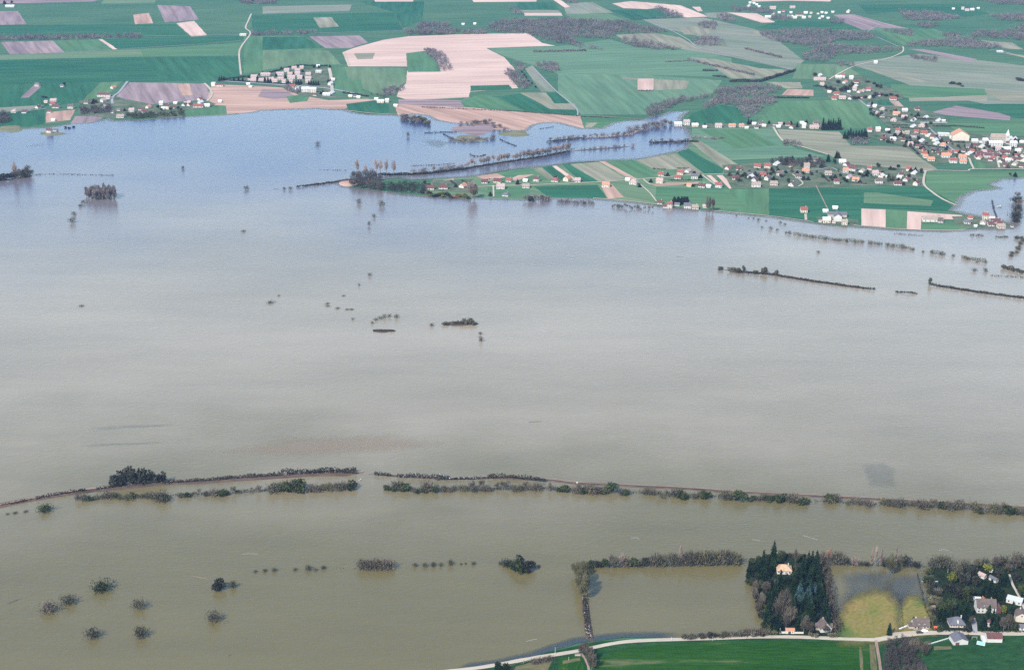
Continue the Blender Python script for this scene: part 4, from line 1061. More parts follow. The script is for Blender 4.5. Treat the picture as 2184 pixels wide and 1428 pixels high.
    cluster('in the church village', [(1854, 282, 12, 'r', 'L'), (1872, 281, 12, 'w', 'L'), (1893, 281, 5, 'w', 'S'), (1915, 281, 13, 'r', ''), (1918, 289, 24, 't', 'L'), (1935, 287, 13, 't', ''), (1948, 294, 14, 'b', 'L'),
        (1955, 284, 13, 'r', ''), (1971, 288, 19, 'r', ''), (1980, 293, 8, 'w', 'G'), (1988, 297, 12, 'd', ''), (1884, 300, 17, 'd', ''), (1904, 301, 15, 'w', 'L'), (1994, 303, 10, 'w', 'G'), (1997, 310, 8, 'w', 'G'), (1965, 304, 9, 'w', 'G'),
        (2011, 315, 18, 'o', 'H'), (1941, 313, 13, 'p', 'L'), (1958, 316, 14, 'd', ''), (1971, 331, 17, 'r', ''), (1985, 344, 18, 'o', 'L'), (1973, 338, 12, 'o', 'L'), (2004, 331, 14, 'd', ''), (2025, 332, 14, 'r', ''),
        (2016, 337, 22, 'o', 'L'), (2032, 348, 20, 'r', 'L'), (2053, 349, 18, 'o', 'L'), (2052, 339, 20, 'o', 'L'), (2012, 291, 30, 'w', 'LF'), (2030, 297, 9, 'w', ''), (2065, 316, 14, 'g', ''), (2078, 305, 16, 'w', 'L'),
        (2094, 306, 13, 'r', 'G'), (2093, 317, 12, 'w', 'G'), (2101, 328, 20, 'p', 'L'), (2066, 332, 14, 'w', 'G'), (2088, 331, 16, 'd', 'L'), (2111, 330, 16, 'd', 'L'), (2086, 338, 20, 'd', 'L'), (2106, 337, 20, 'd', 'L'), (2124, 336, 14, 'd', 'L'),
        (2100, 308, 14, 'w', 'LT'), (2122, 314, 36, 'w', 'LT'), (2142, 322, 30, 'w', 'L'), (2160, 314, 18, 'w', 'LT'), (2142, 329, 26, 'd', 'L'), (2143, 340, 16, 'r', ''), (2150, 346, 14, 'w', ''), (2164, 354, 14, 'p', 'G'), (2145, 356, 14, 'd', ''),
        (2181, 336, 14, 'r', 'G'), (2183, 346, 8, 'w', 'G'), (2088, 341, 9, 'o', 'G'), (2163, 300, 8, 'w', 'G'), (2153, 299, 5, 'w', 'G'), (2179, 306, 6, 'w'), (2178, 358, 9, 'd'), (2170, 326, 14, 'w', 'L'), (2128, 322, 16, 'p', 'L'), (2112, 344, 10, 'd', ''), (2172, 344, 10, 'd', ''), (2158, 343, 9, 'r', 'G'), (2176, 318, 10, 'd', 'L'), (2150, 308, 9, 'd', ''), (2080, 314, 10, 'd', ''), (2055, 325, 10, 'd', ''), (2040, 327, 9, 'r', ''), (2074, 325, 9, 'r', ''), (1992, 325, 9, 'd', ''), (2118, 340, 9, 'r', ''), (2134, 348, 9, 'd', 'G'), (2168, 335, 10, 'r', ''), (2020, 306, 9, 'd', ''), (1965, 322, 9, 'r', ''), (1926, 302, 9, 'd', '')])
    cluster('in the middle village', [(1553, 363, 11, 'r', 'G'), (1576, 364, 16, 'd', ''), (1568, 384, 17, 'd', 'L'), (1616, 359, 20, 'r', ''), (1637, 360, 18, 'r', ''), (1656, 354, 13, 'w', 'G'), (1720, 359, 15, 't', 'L'),
        (1718, 369, 18, 'o', 'L'), (1628, 378, 18, 'r', ''), (1664, 376, 19, 'b', ''), (1702, 380, 16, 'b', 'L'), (1610, 388, 14, 'd', 'G'), (1601, 381, 6, 'w', 'G'), (1637, 386, 14, 'b', 'G'), (1650, 396, 20, 't', 'L'),
        (1612, 400, 24, 't', 'L'), (1690, 399, 18, 'b', 'G'), (1766, 374, 18, 't', 'L'), (1740, 345, 15, 'b', ''), (1796, 349, 18, 'w', 'L'), (1805, 355, 10, 'd', 'G'), (1817, 366, 24, 'd', ''), (1803, 369, 14, 'o', 'L'), (1810, 382, 11, 'p', 'G'),
        (1825, 388, 20, 'o', ''), (1784, 393, 14, 'd', 'L'), (1855, 363, 12, 'r', ''), (1838, 369, 9, 'p', 'G'), (1866, 375, 16, 'p', 'L'), (1876, 371, 8, 'd'), (1880, 380, 14, 'w', 'G'), (1892, 380, 9, 'w', 'L'), (1874, 392, 20, 'b', 'L'),
        (1921, 376, 12, 'd', 'L'), (1914, 396, 20, 'd', 'L'), (1932, 388, 13, 'r', 'G'), (1938, 366, 12, 'r', ''), (1949, 373, 10, 'w', 'G'), (1954, 397, 15, 'd', 'G'), (1918, 382, 5, 'w', 'S'), (1686, 357, 10, 'd', 'L')], -.4)
    cluster('in the row along the peninsula', [(917, 405, 24, 'd', 'L'), (946, 404, 24, 'd', 'L'), (988, 402, 18, 'o', 'G'), (1034, 392, 16, 'd', 'L'), (1062, 391, 22, 'd', ''), (1086, 389, 17, 'r', ''), (1068, 404, 22, 'p', 'L'),
        (1079, 420, 19, 'g', 'H'), (1122, 402, 19, 't', 'L'), (1144, 388, 17, 'd', ''), (1184, 389, 21, 'r', 'H'), (1210, 388, 18, 'o', 'G'), (1232, 389, 15, 'p', 'L'), (1292, 400, 20, 'o', 'L'), (1351, 395, 22, 'p', 'H'), (1339, 387, 7, 'w'),
        (1410, 376, 17, 'r', ''), (1407, 392, 20, 'p', ''), (1451, 374, 18, 'r', ''), (1467, 369, 10, 'p', 'G'), (1446, 383, 19, 'r', ''), (1481, 382, 18, 'g', 'L'), (1497, 401, 19, 'd', ''), (1511, 401, 9, 'w', ''), (1533, 401, 19, 'r', ''), (1470, 399, 6, 'o'), (1121, 389, 4, 'w', 'S')], -.35)
    cluster('at the flooded waterside farm', [(1407, 436, 15, 'd', ''), (1428, 445, 15, 'r', 'T'), (1444, 440, 12, 'g', ''), (1466, 445, 19, 'g', 'L'), (1482, 447, 17, 't', 'L'), (1504, 444, 7, 'p', 'S'), (1419, 444, 9, 'd', 'S')], -.15)
    cluster('on the right shore', [(1714, 454, 18, 'r', 'L'), (1760, 454, 7, 'w', 'S'), (1781, 447, 6, 'w', 'S'), (1762, 476, 20, 'w', 'L'), (1778, 477, 9, 'p', 'L'), (1801, 480, 17, 't', ''), (1749, 475, 8, 'p', 'L'),
        (1982, 474, 38, 't', 'L'), (2004, 475, 14, 'b', 'L'), (2062, 478, 18, 'g', ''), (2069, 468, 8, 'r', ''), (2101, 469, 17, 'r', 'T'), (2115, 470, 8, 'w', ''), (2122, 477, 26, 'd', 'L'), (2096, 480, 9, 'p', 'G'), (2112, 483, 16, 'd', 'L'),
        (2131, 482, 14, 'd', 'L'), (2080, 485, 8, 'w', 'L'), (2158, 485, 8, 'b', 'L'), (2134, 488, 20, 't', 'Lc')], -.2)
    cluster('in the upper river lane', [(1446, 270, 20, 'w', 'L'), (1464, 268, 17, 'p', 'LT'), (1482, 271, 17, 'w', 'L'), (1503, 274, 7, 'w'), (1532, 273, 18, 'p', 'L'), (1561, 272, 18, 'o', 'L'), (1581, 272, 13, 'o', 'L'),
        (1592, 275, 10, 'w', 'L'), (1608, 267, 6, 'w'), (1613, 275, 11, 'b', 'L'), (1623, 267, 14, 'b', 'L'), (1629, 271, 8, 'w'), (1652, 268, 10, 'b', 'L'), (1664, 267, 8, 'p'), (1660, 273, 6, 'w'), (1680, 269, 14, 'd', ''), (1688, 275, 7, 'r', 'G'),
        (1710, 265, 9, 'w'), (1714, 274, 7, 'w', 'T'), (1736, 275, 24, 'p', 'L'), (1740, 266, 14, 'b', 'L')], -.15)
    # the farm with the three-winged slate roof on the right shore
    o = house(1785, 473, 17, 10, 6.5, math.pi / 2 - .12, 'g', 'on the right shore', windows=0, chimney=0, look='grey slate barn with its gable towards the water', name='barn', cat='barn')
    house(1785, 464, 24, 7, 4.0, -.1, 'g', 'behind the grey slate barn', windows=0, chimney=0, look='long dark slate wing', name='barn', cat='barn wing', wall='stone_wall')
    # big hall and the church
    house(2046, 301, 19, 26, 8.5, math.pi / 2 - .1, 'o', 'in the church village', windows=0, chimney=0, wall='cream_wall', look='big white hall with orange edged gable', name='hall', cat='hall', pitch=30)
    house(2128, 305, 24, 11, 8, -.05, 't', 'beside the church tower', windows=5, chimney=0, wall='stone_wall', look='church nave with long grey roof', name='church_nave', cat='nave', pitch=45, door=False)
    t = bpy.data.objects.new('church_tower', None); link(t); t.location = P(2147, 306)
    v, f = box_mesh(-2.4, 2.4, -2.4, 2.4, 0, 13); mesh_obj('wall', v, f, 'white_wall', t)
    v = [(-2.7, -2.7, 13), (2.7, -2.7, 13), (2.7, 2.7, 13), (-2.7, 2.7, 13), (0, 0, 23)]
    mesh_obj('spire', v, [(3, 2, 1, 0), (0, 1, 4), (1, 2, 4), (2, 3, 4), (3, 0, 4)], 'white_sheet', t)
    for k in (-1, 1):
        q = bpy.data.objects.new('louvre', win_mesh(1.0, 2.2, 'shutter')); link(q, t); q.location = (k * 1.1, -2.44, 9.5)
    tag(t, 'pale church tower with pointed spire rising over the village roofs', 'church tower')
houses()

# ------------------------------------------------------------------ banks and islets in the flood
LEV = [(-60, 1090), (0, 1079), (80, 1063), (150, 1051), (240, 1040), (330, 1032), (470, 1024), (620, 1014), (774, 1009)]
LEV2 = [(785, 1012), (850, 1016), (950, 1021), (1050, 1019), (1160, 1023), (1230, 1031), (1340, 1036), (1480, 1043), (1560, 1049), (1700, 1056), (1800, 1061), (1950, 1069), (2100, 1077), (2260, 1088)]
def banks():
    levee(LEV, 2.2, 5.0, 1.3, 'brown grassy levee with a towpath, left stretch in the flood', z=WZ)
    levee(LEV2, 1.1, 2.8, 1.0, 'brown grassy levee with a towpath, right stretch in the flood', z=WZ)
    ribbon('path', [(x, y - 1) for x, y in LEV], 1.8, 'track', 1.36, 'reddish towpath on the left stretch of levee', 'path')
    ribbon('path', [(x, y - 1) for x, y in LEV2], .9, 'track', 1.06, 'reddish towpath on the right stretch of levee', 'path')
    levee([(630, 399), (690, 392), (742, 385), (765, 378)], 2, 4.5, .9, 'low bank running out from the wooded point', z=WZ)
    levee([(805, 374), (900, 372), (1000, 359), (1080, 346), (1150, 336), (1216, 322)], 2.5, 6, 1.0, 'dark river bank above the peninsula, left part', z=WZ)
    levee([(1216, 323), (1280, 318), (1352, 313)], 1.5, 4, .9, 'thin river bank above the peninsula, right part', z=WZ)
    levee([(1165, 303), (1230, 295), (1300, 292), (1340, 288), (1372, 276)], 2.5, 6, 1.0, 'pale river bank near the row of white houses', z=WZ)
    levee([(1380, 305), (1430, 304), (1475, 302)], 2, 5, .9, 'short river bank right of the flooded trees', z=WZ)
    levee([(1530, 575), (1575, 579), (1640, 585), (1740, 601), (1866, 618)], 2.0, 4.5, 1.0, 'long narrow bank with dark scrub on the right water', z=WZ)
    levee([(1906, 622), (1958, 626)], 1.6, 3.5, .8, 'short scrub bank between two long banks', z=WZ)
    levee([(1978, 606), (2060, 619), (2130, 629), (2240, 642)], 2.0, 4.5, 1.0, 'narrow scrub bank running off the right edge', z=WZ)
    levee([(2133, 567), (2160, 574), (2240, 592)], 2, 4.5, .9, 'small scrub bank near the right edge', z=WZ)
    levee([(1268, 1371), (1258, 1362), (1253, 1330), (1248, 1290), (1244, 1262)], 1.6, 3.0, .9, 'straight dark bank with flowering shrubs reaching into the flood', z=WZ)
    levee([(-30, 388), (40, 382), (75, 372)], 3, 7, .9, 'bank with trees at the left edge of the flood', z=WZ)
    islet(818, 706, 27, 4, .8, 'flat dark islet below the ring of bushes', 'bank')
    islet(982, 691, 36, 5, 1.0, 'scrub islet in the middle of the flood', 'bank')
    islet(1000, 297, 36, 8, .9, 'tan grass islet among the river trees')
    islet(1098, 286, 34, 7, .8, 'rounded green islet near the river', 'islet')
    islet(1010, 277, 48, 12, 1.0, 'brown scrub islet under the drowned trees', 'plough')
    islet(742, 391, 22, 7, 1.2, 'russet islet tip beside the dark wood', 'red_soil')
    islet(20, 276, 30, 8, .8, 'olive green grass point at the left edge')
    islet(112, 286, 30, 4, .9, 'small raised yard of the flooded house')
banks()

# ------------------------------------------------------------------ woods
def woods():
    W = [([(1041, 55), (1076, 45), (1202, 42), (1328, 48), (1424, 68), (1391, 73), (1313, 73), (1308, 84), (1273, 82), (1212, 82), (1247, 101), (1293, 108), (1252, 105), (1177, 91), (1152, 86), (1122, 73), (1064, 72), (1041, 66)], 'long grey purple wood above the pink field'),
         ([(888, 56), (905, 50), (958, 53), (966, 66), (950, 75), (892, 75)], 'grey purple copse at the upper edge of the pink field'),
         ([(1313, 86), (1352, 84), (1420, 100), (1447, 108), (1405, 107), (1350, 101)], 'thin purple wood below the pale stubble'),
         ([(1142, 139), (1164, 132), (1195, 142), (1194, 153), (1166, 156)], 'round purple grove in the green field'),
         ([(1076, 157), (1084, 150), (1109, 155), (1134, 187), (1110, 192), (1091, 177)], 'wedge of grey wood at the right end of the pink field'),
         ([(1096, 134), (1108, 138), (1122, 145), (1114, 154), (1104, 151)], 'small purple copse above the wedge wood'),
         ([(902, 108), (925, 108), (945, 116), (957, 130), (964, 152), (938, 153), (932, 135), (918, 122), (903, 113)], 'curved wood round the green notch in the pink field'),
         ([(1397, 19), (1405, 16), (1436, 26), (1458, 38), (1436, 39), (1413, 30)], 'dark strip of wood below the far pink field'),
         ([(1488, 53), (1511, 48), (1531, 53), (1524, 64), (1491, 60)], 'small purple copse beside the curving road'),
         ([(1526, 38), (1546, 30), (1567, 41), (1567, 50), (1541, 46)], 'grey copse left of the farthest village'),
         ([(1473, 83), (1526, 82), (1556, 98), (1486, 99)], 'pale purple wood in the loop of the road'),
         ([(1622, 72), (1667, 67), (1728, 64), (1788, 68), (1828, 69), (1874, 81), (1844, 87), (1783, 88), (1768, 93), (1811, 102), (1900, 104), (1926, 104), (1900, 113), (1828, 116), (1783, 119), (1773, 127), (1753, 135), (1710, 127), (1708, 119), (1743, 108), (1703, 97), (1652, 89), (1624, 79)], 'large purple wood above the upper village'),
         ([(1783, 135), (1826, 138), (1822, 143), (1790, 142)], 'small dark copse just above the upper village'),
         ([(1534, 190), (1587, 187), (1602, 181), (1670, 188), (1655, 199), (1600, 205), (1560, 212), (1530, 212)], 'grey wood along the stream, upper part'),
         ([(1526, 210), (1560, 212), (1600, 214), (1652, 222), (1624, 234), (1602, 252), (1587, 254), (1572, 228), (1536, 223), (1506, 233), (1499, 228)], 'purple wood along the stream, lower part'),
         ([(1600, 205), (1650, 206), (1655, 220), (1610, 222)], 'pale grey copse beside the stream wood'),
         ([(1374, 241), (1383, 229), (1443, 211), (1463, 210), (1410, 244), (1388, 250)], 'purple river wood beside the blue inlet'),
         ([(1436, 217), (1516, 203), (1534, 190), (1530, 196), (1516, 208), (1440, 222)], 'thin belt of trees along the stream'),
         ([(1916, 25), (1992, 28), (2051, 39), (2024, 45), (1931, 45)], 'lens shaped purple wood below the far white farm'),
         ([(1948, 51), (2000, 54), (2000, 61), (1965, 60)], 'small copse under the lens shaped wood'),
         ([(2112, 36), (2184, 30), (2260, 30), (2260, 49), (2139, 45)], 'purple wood at the right edge, upper'),
         ([(2068, 79), (2090, 67), (2139, 71), (2184, 56), (2260, 56), (2260, 96), (2151, 85)], 'dark blue wood at the right edge'),
         ([(1926, 99), (1968, 89), (2066, 84), (2134, 101), (2136, 105), (2066, 106), (2031, 101), (1975, 101)], 'long dark wood right of the hill road'),
         ([(1872, 66), (1946, 68), (1951, 79), (1926, 76)], 'grey copse above the hill road'),
         ([(1987, 69), (2066, 81), (2029, 84)], 'brownish copse left of the dark blue wood'),
         ([(2065, -2), (2260, -3), (2260, 12), (2134, 11)], 'purple wood in the top right corner'),
         ([(1934, 118), (2000, 127), (1992, 134), (1943, 126)], 'low scrub in the grey pastures'),
         ([(503, -2), (590, -2), (588, 10), (520, 10)], 'purple wood at the top edge'),
         ([(540, 72), (650, 70), (682, 68), (682, 74), (540, 77)], 'thin wood along the far straight lane'),
         ([(860, 68), (1040, 66), (1041, 73), (870, 76)], 'dark belt of trees along the top of the pink field'),
         ([(-40, 80), (130, 78), (300, 76), (300, 82), (150, 85), (-40, 90)], 'long grey belt of trees across the upper left plain'),
         ([(1202, 2), (1230, 1), (1232, 8), (1212, 9)], 'small dark copse near the top edge'),
         ([(1085, 22), (1108, 24), (1116, 33), (1095, 30)], 'small scrub beside a pale strip'),
         ([(812, 192), (858, 186), (862, 190), (840, 206), (820, 208)], 'grey scrub on the slope right of the estate'),
         ([(1775, 42), (1802, 46), (1798, 52), (1770, 50)], 'scrub on the edge of the far ploughed field'),
         ([(1640, 36), (1690, 38), (1680, 46), (1650, 44)], 'dark trees below the farthest village'),
         ([(1560, 18), (1640, 22), (1650, 30), (1570, 26)], 'dark tree belt left of the farthest village'),
         ([(610, 182), (640, 192), (640, 200), (608, 196)], 'scrub at the left end of the white halls'),
         ([(1668, 306), (1705, 303), (1709, 313), (1672, 315)], 'grey orchard block in the olive field corner'),
         ([(1812, 298), (1850, 298), (1858, 310), (1815, 310)], 'green scrub below the conifers of the church village')]
    for px, lab in W:
        y = sum(p[1] for p in px) / len(px)
        wood(px, lab, h=9 if y < 120 else 7.5, area=70 if y < 120 else 42, cap=3000 if len(px) > 15 else 1500)
    leaf_mat('dark_wood', (0.04, 0.036, 0.034), (0.085, 0.072, 0.062), rand=0.1, scale=0.03)
    wood([(752, 376), (790, 374), (812, 384), (816, 408), (770, 403), (745, 399)], 'dense dark wood on the point of the peninsula', 11, 26, 'dark_wood', 600, 60, sl=.22, sw=.05)
    wood([(812, 396), (870, 392), (905, 396), (912, 412), (860, 413), (812, 408)], 'dark green drowned wood behind the point', 6, 24, 'dark_bush', 700, 40, sl=.28, sw=.09)
    wood([(1887, 1374), (1930, 1366), (1945, 1368), (1955, 1400), (1975, 1440), (1985, 1500), (1884, 1500)], 'dark brown thicket beside the farm track', 6, 5, 'dark_wood', 700, 110, name='thicket', sl=.17, sw=.04)
    wood([(1085, 345), (1216, 318), (1216, 322), (1150, 334), (1080, 346)], 'bare flooded wood along the river bank', 11, 26, 'wood_twig', 400, 20)
    wood([(170, 232), (235, 228), (238, 243), (172, 244)], 'dark garden wood in the left hamlet', 7, 30, 'dark_wood', 300, 26)
    wood([(270, 246), (392, 242), (394, 250), (275, 254)], 'dark tree belt between hamlet and flood', 7, 30, 'green_bush', 300, 26)
    wood([(-40, 246), (14, 244), (22, 262), (-40, 268)], 'dark tree clump at the left edge above the flood', 9, 40, 'dark_wood', 300, 26)
    wood([(1640, 342), (1700, 340), (1760, 342), (1760, 358), (1690, 356), (1645, 350)], 'dark gardens full of trees in the middle village', 7, 30, 'dark_wood', 160, 26)
woods()

# ------------------------------------------------------------------ trees and bushes, each its own
def px_plant(x, y, w, h, kind, mat, place, look=None, z=WZ, cat=None):
    m = mpp(y); hm = h * m / math.cos(PITCH + math.atan((y - CY) / F))
    span = {'thin_bush': 1.0, 'bush': 1.0, 'dome': 1.2, 'leafy': 1.05, 'bare': .85, 'big_bare': .95, 'poplar': .28, 'cone': .42, 'fat_cone': .62, 'cypress': .36}[kind]
    return plant(x, y, hm, kind, mat, place, look, wide=(w * m) / (span * hm), z=z, cat=cat)
LEVROW = []
def trees():
    q = 'in the near open water'
    for x, y, w, h, m, l in [(104, 1303, 38, 24, 'bare_twig', 'large reddish drowned bush'), (146, 1286, 30, 21, 'grey_bush', 'dark drowned bush'), (217, 1259, 40, 24, 'green_bush', 'green tinged drowned bush'),
            (296, 1296, 27, 24, 'grey_bush', 'small grey drowned bush'), (457, 1323, 32, 25, 'grey_bush', 'tall grey drowned bush'), (199, 1358, 28, 24, 'grey_bush', 'small forked drowned bush'), (300, 1357, 27, 26, 'grey_bush', 'small slanted drowned bush'),
            (467, 1256, 32, 24, 'dark_bush', 'dense dark drowned bush'), (497, 1252, 17, 18, 'grey_bush', 'little drowned bush'), (96, 1090, 33, 18, 'green_bush', 'dark green drowned bush')]:
        px_plant(x, y, w, h, 'dome' if m == 'dark_bush' else 'bush', m, q, l)
    q = 'in the thin line of drowned bushes'
    for x, y, w, h in [(545, 1219, 9, 5), (565, 1218, 10, 7), (585, 1217, 11, 10), (630, 1215, 10, 6), (658, 1214, 14, 13), (673, 1215, 11, 5), (690, 1212, 11, 8), (885, 1207, 11, 10), (906, 1208, 12, 12), (924, 1207, 12, 12),
                       (940, 1206, 9, 10), (961, 1204, 12, 14), (983, 1203, 6, 4), (993, 1202, 6, 4), (1010, 1203, 10, 8), (1067, 1203, 8, 8), (1150, 1208, 9, 4), (16, 1096, 8, 3), (32, 1094, 12, 4), (55, 1091, 12, 4)]:
        px_plant(x, y, w, h, 'bush', 'grey_bush', q)
    q = 'in the small drowned grove'
    for x in (772, 782, 792, 802, 812, 822, 832): px_plant(x, 1213 + rnd.uniform(-2, 1), 22, rnd.uniform(20, 28), 'bush', 'bare_twig', q)
    q = 'in the dark clump left of the hedge'
    for x, y, h in ((1080, 1205, 14), (1090, 1208, 18), (1100, 1216, 26), (1112, 1221, 28), (1122, 1220, 28), (1132, 1216, 22), (1106, 1210, 30)):
        px_plant(x, y, 24, h, 'dome' if x > 1095 else 'bush', rnd.choice(('dark_bush', 'green_bush')), q)
    q = 'in the column of drowned willows'
    for x, y, w, h in ((1230, 1224, 30, 30), (1244, 1228, 28, 34), (1236, 1238, 30, 42), (1246, 1246, 30, 44), (1238, 1256, 32, 48), (1248, 1264, 30, 48), (1243, 1277, 32, 56), (1238, 1266, 28, 44)):
        px_plant(x, y, w, h, 'big_bare', 'willow_twig', q, 'olive brown drowned willow')
    q = 'on the road bank'
    for x, y, w, h in ((1240, 1398, 18, 30), (1248, 1404, 22, 36), (1256, 1414, 26, 40), (1262, 1428, 28, 44)): px_plant(x, y, w, h, 'big_bare', 'bare_twig', q, 'grey bare roadside tree', z=0)
    for x, y in ((1062, 1434), (1070, 1437), (1078, 1434)): px_plant(x, y, 20, 26, 'leafy', 'conifer_needle', q, 'dark evergreen beside the road', z=0)
    px_plant(1205, 1433, 12, 12, 'dome', 'spring_leaf', q, 'yellow flowering shrub', z=0)
    for k in range(16): px_plant(1460 + k * 11 + rnd.uniform(-3, 3), 1361 - k * .45, 18, rnd.uniform(9, 15), 'dome' if k % 2 else 'bush', rnd.choice(('dark_bush', 'bare_twig', 'grey_bush')), 'in the road hedge', z=0)
    for x in (1140, 1150, 1160, 1172): px_plant(x, 1414 - (x - 1140) * .2, 18, 12, 'bush', 'bare_twig', 'in the road hedge', z=0)
    # hedge line in the water
    q = 'in the drowned hedge line'
    for x, h, k, m in ((1262, 14, 'dome', 'green_bush'), (1276, 14, 'dome', 'dark_bush'), (1290, 16, 'dome', 'green_bush'), (1305, 30, 'bare', 'bare_twig'), (1312, 26, 'bush', 'grey_bush'), (1326, 30, 'bare', 'poplar_twig'), (1334, 22, 'bush', 'bare_twig'),
                       (1350, 18, 'dome', 'green_bush'), (1362, 16, 'bush', 'grey_bush'), (1378, 18, 'dome', 'dark_bush'), (1390, 28, 'bush', 'bare_twig'), (1402, 30, 'bush', 'grey_bush'), (1416, 28, 'bush', 'grey_bush'), (1428, 30, 'bare', 'bare_twig'),
                       (1440, 30, 'bush', 'grey_bush'), (1452, 50, 'poplar', 'poplar_twig'), (1460, 32, 'bush', 'bare_twig'), (1474, 38, 'bush', 'grey_bush'), (1486, 38, 'bush', 'bare_twig'), (1500, 36, 'bush', 'willow_twig'), (1513, 38, 'bush', 'grey_bush'),
                       (1526, 36, 'bush', 'willow_twig'), (1540, 38, 'bush', 'bare_twig'), (1553, 38, 'bush', 'grey_bush'), (1565, 32, 'bush', 'willow_twig'), (1574, 26, 'bush', 'grey_bush')):
        px_plant(x, 1208 - (x - 1260) * .02, 11 if k == 'poplar' else (24 if k != 'bare' else 22), h, k, m, q)
    q = 'in the line behind the flooded meadow'
    for x, y, w, h, k, m in ((1756, 1200, 22, 30, 'bush', 'bare_twig'), (1768, 1200, 24, 34, 'bare', 'russet'), (1780, 1201, 26, 34, 'bush', 'grey_bush'), (1793, 1202, 24, 30, 'bush', 'grey_bush'), (1806, 1202, 16, 16, 'bush', 'dark_bush'), (1822, 1204, 18, 22, 'bush', 'poplar_twig'),
            (1836, 1205, 14, 12, 'bush', 'grey_bush'), (1848, 1206, 14, 12, 'bush', 'dark_bush'), (1858, 1206, 9, 40, 'poplar', 'poplar_twig'), (1866, 1207, 10, 50, 'poplar', 'poplar_twig'), (1878, 1207, 10, 42, 'poplar', 'poplar_twig'), (1886, 1208, 14, 20, 'bush', 'dark_bush'),
            (1897, 1226, 30, 48, 'big_bare', 'willow_twig'), (1910, 1206, 10, 40, 'poplar', 'poplar_twig'), (1918, 1207, 22, 26, 'bush', 'grey_bush'), (1932, 1207, 24, 28, 'bush', 'dark_bush'), (1954, 1209, 20, 16, 'bush', 'dark_bush'), (1990, 1208, 24, 22, 'bush', 'grey_bush'),
            (2004, 1208, 28, 30, 'bush', 'grey_bush'), (2018, 1207, 26, 28, 'bush', 'grey_bush')):
        px_plant(x, y, w, h, k, m, q)
    # the levee: dark scrub on it, drowned trees below it
    q = 'in the big dark thicket on the levee'
    for x, y, h in ((246, 1036, 26), (256, 1034, 34), (266, 1032, 38), (278, 1031, 38), (290, 1030, 36), (302, 1030, 36), (312, 1029, 30), (330, 1028, 24), (346, 1027, 26)):
        px_plant(x, y, 26, h, 'dome', 'dark_bush', q, 'dark ivy clad shrub', z=1.0)
    q = 'in the drowned row below the levee'
    G = [('bush', 'grey_bush'), ('bush', 'bare_twig'), ('bush', 'willow_twig'), ('bare', 'bare_twig'), ('dome', 'green_bush')]
    for pts, n, lo, hi in (([(158, 1066), (240, 1062), (335, 1062)], 13, 5, 8), ([(338, 1066), (358, 1062)], 3, 7, 10), ([(378, 1060), (470, 1054), (560, 1048)], 13, 5, 8), ([(578, 1046), (660, 1045), (752, 1042)], 16, 6, 10),
                           ([(818, 1044), (880, 1048), (960, 1046), (1060, 1044), (1158, 1044)], 30, 6, 9), ([(1168, 1046), (1240, 1050), (1308, 1050)], 14, 6, 9), ([(1322, 1052), (1346, 1052)], 3, 4, 6), ([(1362, 1052), (1420, 1058), (1482, 1062)], 13, 6, 9),
                           ([(1490, 1060), (1508, 1060)], 2, 7, 9), ([(1546, 1064), (1580, 1066)], 4, 6, 9), ([(1592, 1068), (1618, 1068)], 3, 4, 6), ([(1632, 1066), (1645, 1066)], 2, 7, 9), ([(1656, 1068), (1700, 1068)], 5, 6, 9), ([(1710, 1071), (1724, 1071)], 2, 5, 6),
                           ([(1756, 1068), (1786, 1070)], 4, 6, 8), ([(1806, 1074), (1852, 1077)], 5, 5, 7), ([(1886, 1076), (1960, 1080), (2032, 1084)], 16, 6, 9), ([(2036, 1080), (2060, 1083)], 3, 6, 8), ([(2076, 1090), (2130, 1092), (2200, 1098)], 12, 6, 9)):
        row(pts, n, (lo * .6, hi * 1.0), G, q, 4, 3, 1.15, z=WZ); LEVROW.append((pts, lo))
    # middle water
    q = 'in the drowned poplar grove'
    for k in range(30):
        a = k * 2.4; rr = math.sqrt((k + .5) / 30)
        px_plant(215 + 34 * rr * math.cos(a), 421 + 6.5 * rr * math.sin(a), 15, rnd.uniform(19, 26), 'poplar', 'river_twig', q, 'greyish bare poplar')
    q = 'on the wide open water'
    for x, y, w, h in ((178, 434, 12, 10), (171, 441, 10, 8), (158, 459, 12, 11), (155, 475, 14, 16), (390, 360, 9, 8), (526, 404, 13, 11), (606, 404, 8, 8), (619, 404, 10, 9), (678, 308, 12, 8), (766, 434, 12, 14), (814, 440, 16, 18), (798, 464, 11, 11),
                       (787, 481, 8, 13), (788, 588, 10, 9), (766, 609, 6, 7), (577, 646, 20, 6), (595, 631, 7, 4), (698, 648, 12, 4), (699, 653, 11, 3), (720, 658, 14, 4), (740, 660, 12, 3), (750, 660, 12, 3), (733, 631, 9, 3), (752, 681, 8, 5), (794, 690, 7, 7),
                       (801, 683, 12, 7), (812, 679, 14, 7), (820, 678, 8, 12), (831, 676, 9, 9), (846, 677, 13, 10), (921, 695, 11, 9), (1024, 713, 8, 8), (1026, 728, 11, 14), (1745, 539, 9, 6), (2078, 578, 14, 9), (2102, 579, 14, 10), (870, 291, 8, 14), (174, 653, 12, 4), (519, 494, 12, 5)):
        px_plant(x, y, w, h, 'thin_bush', 'grey_bush', q, 'lone drowned bush')
    q = 'on the scrub islet in mid flood'
    for x, y, w, h in ((950, 692, 18, 6), (968, 692, 14, 8), (980, 691, 18, 10), (992, 690, 20, 13), (1002, 690, 18, 12), (1012, 692, 12, 7)): px_plant(x, y, w, h, 'dome', 'grey_bush', q)
    q = 'on the bank at the left edge'
    row([(-20, 385), (20, 382), (70, 374)], 14, (9, 15), [('bare', 'bare_twig'), ('leafy', 'dark_bush'), ('bush', 'grey_bush')], q, 3, 2, 1.3, z=WZ)
    px_plant(32, 380, 20, 38, 'bare', 'poplar_twig', q)
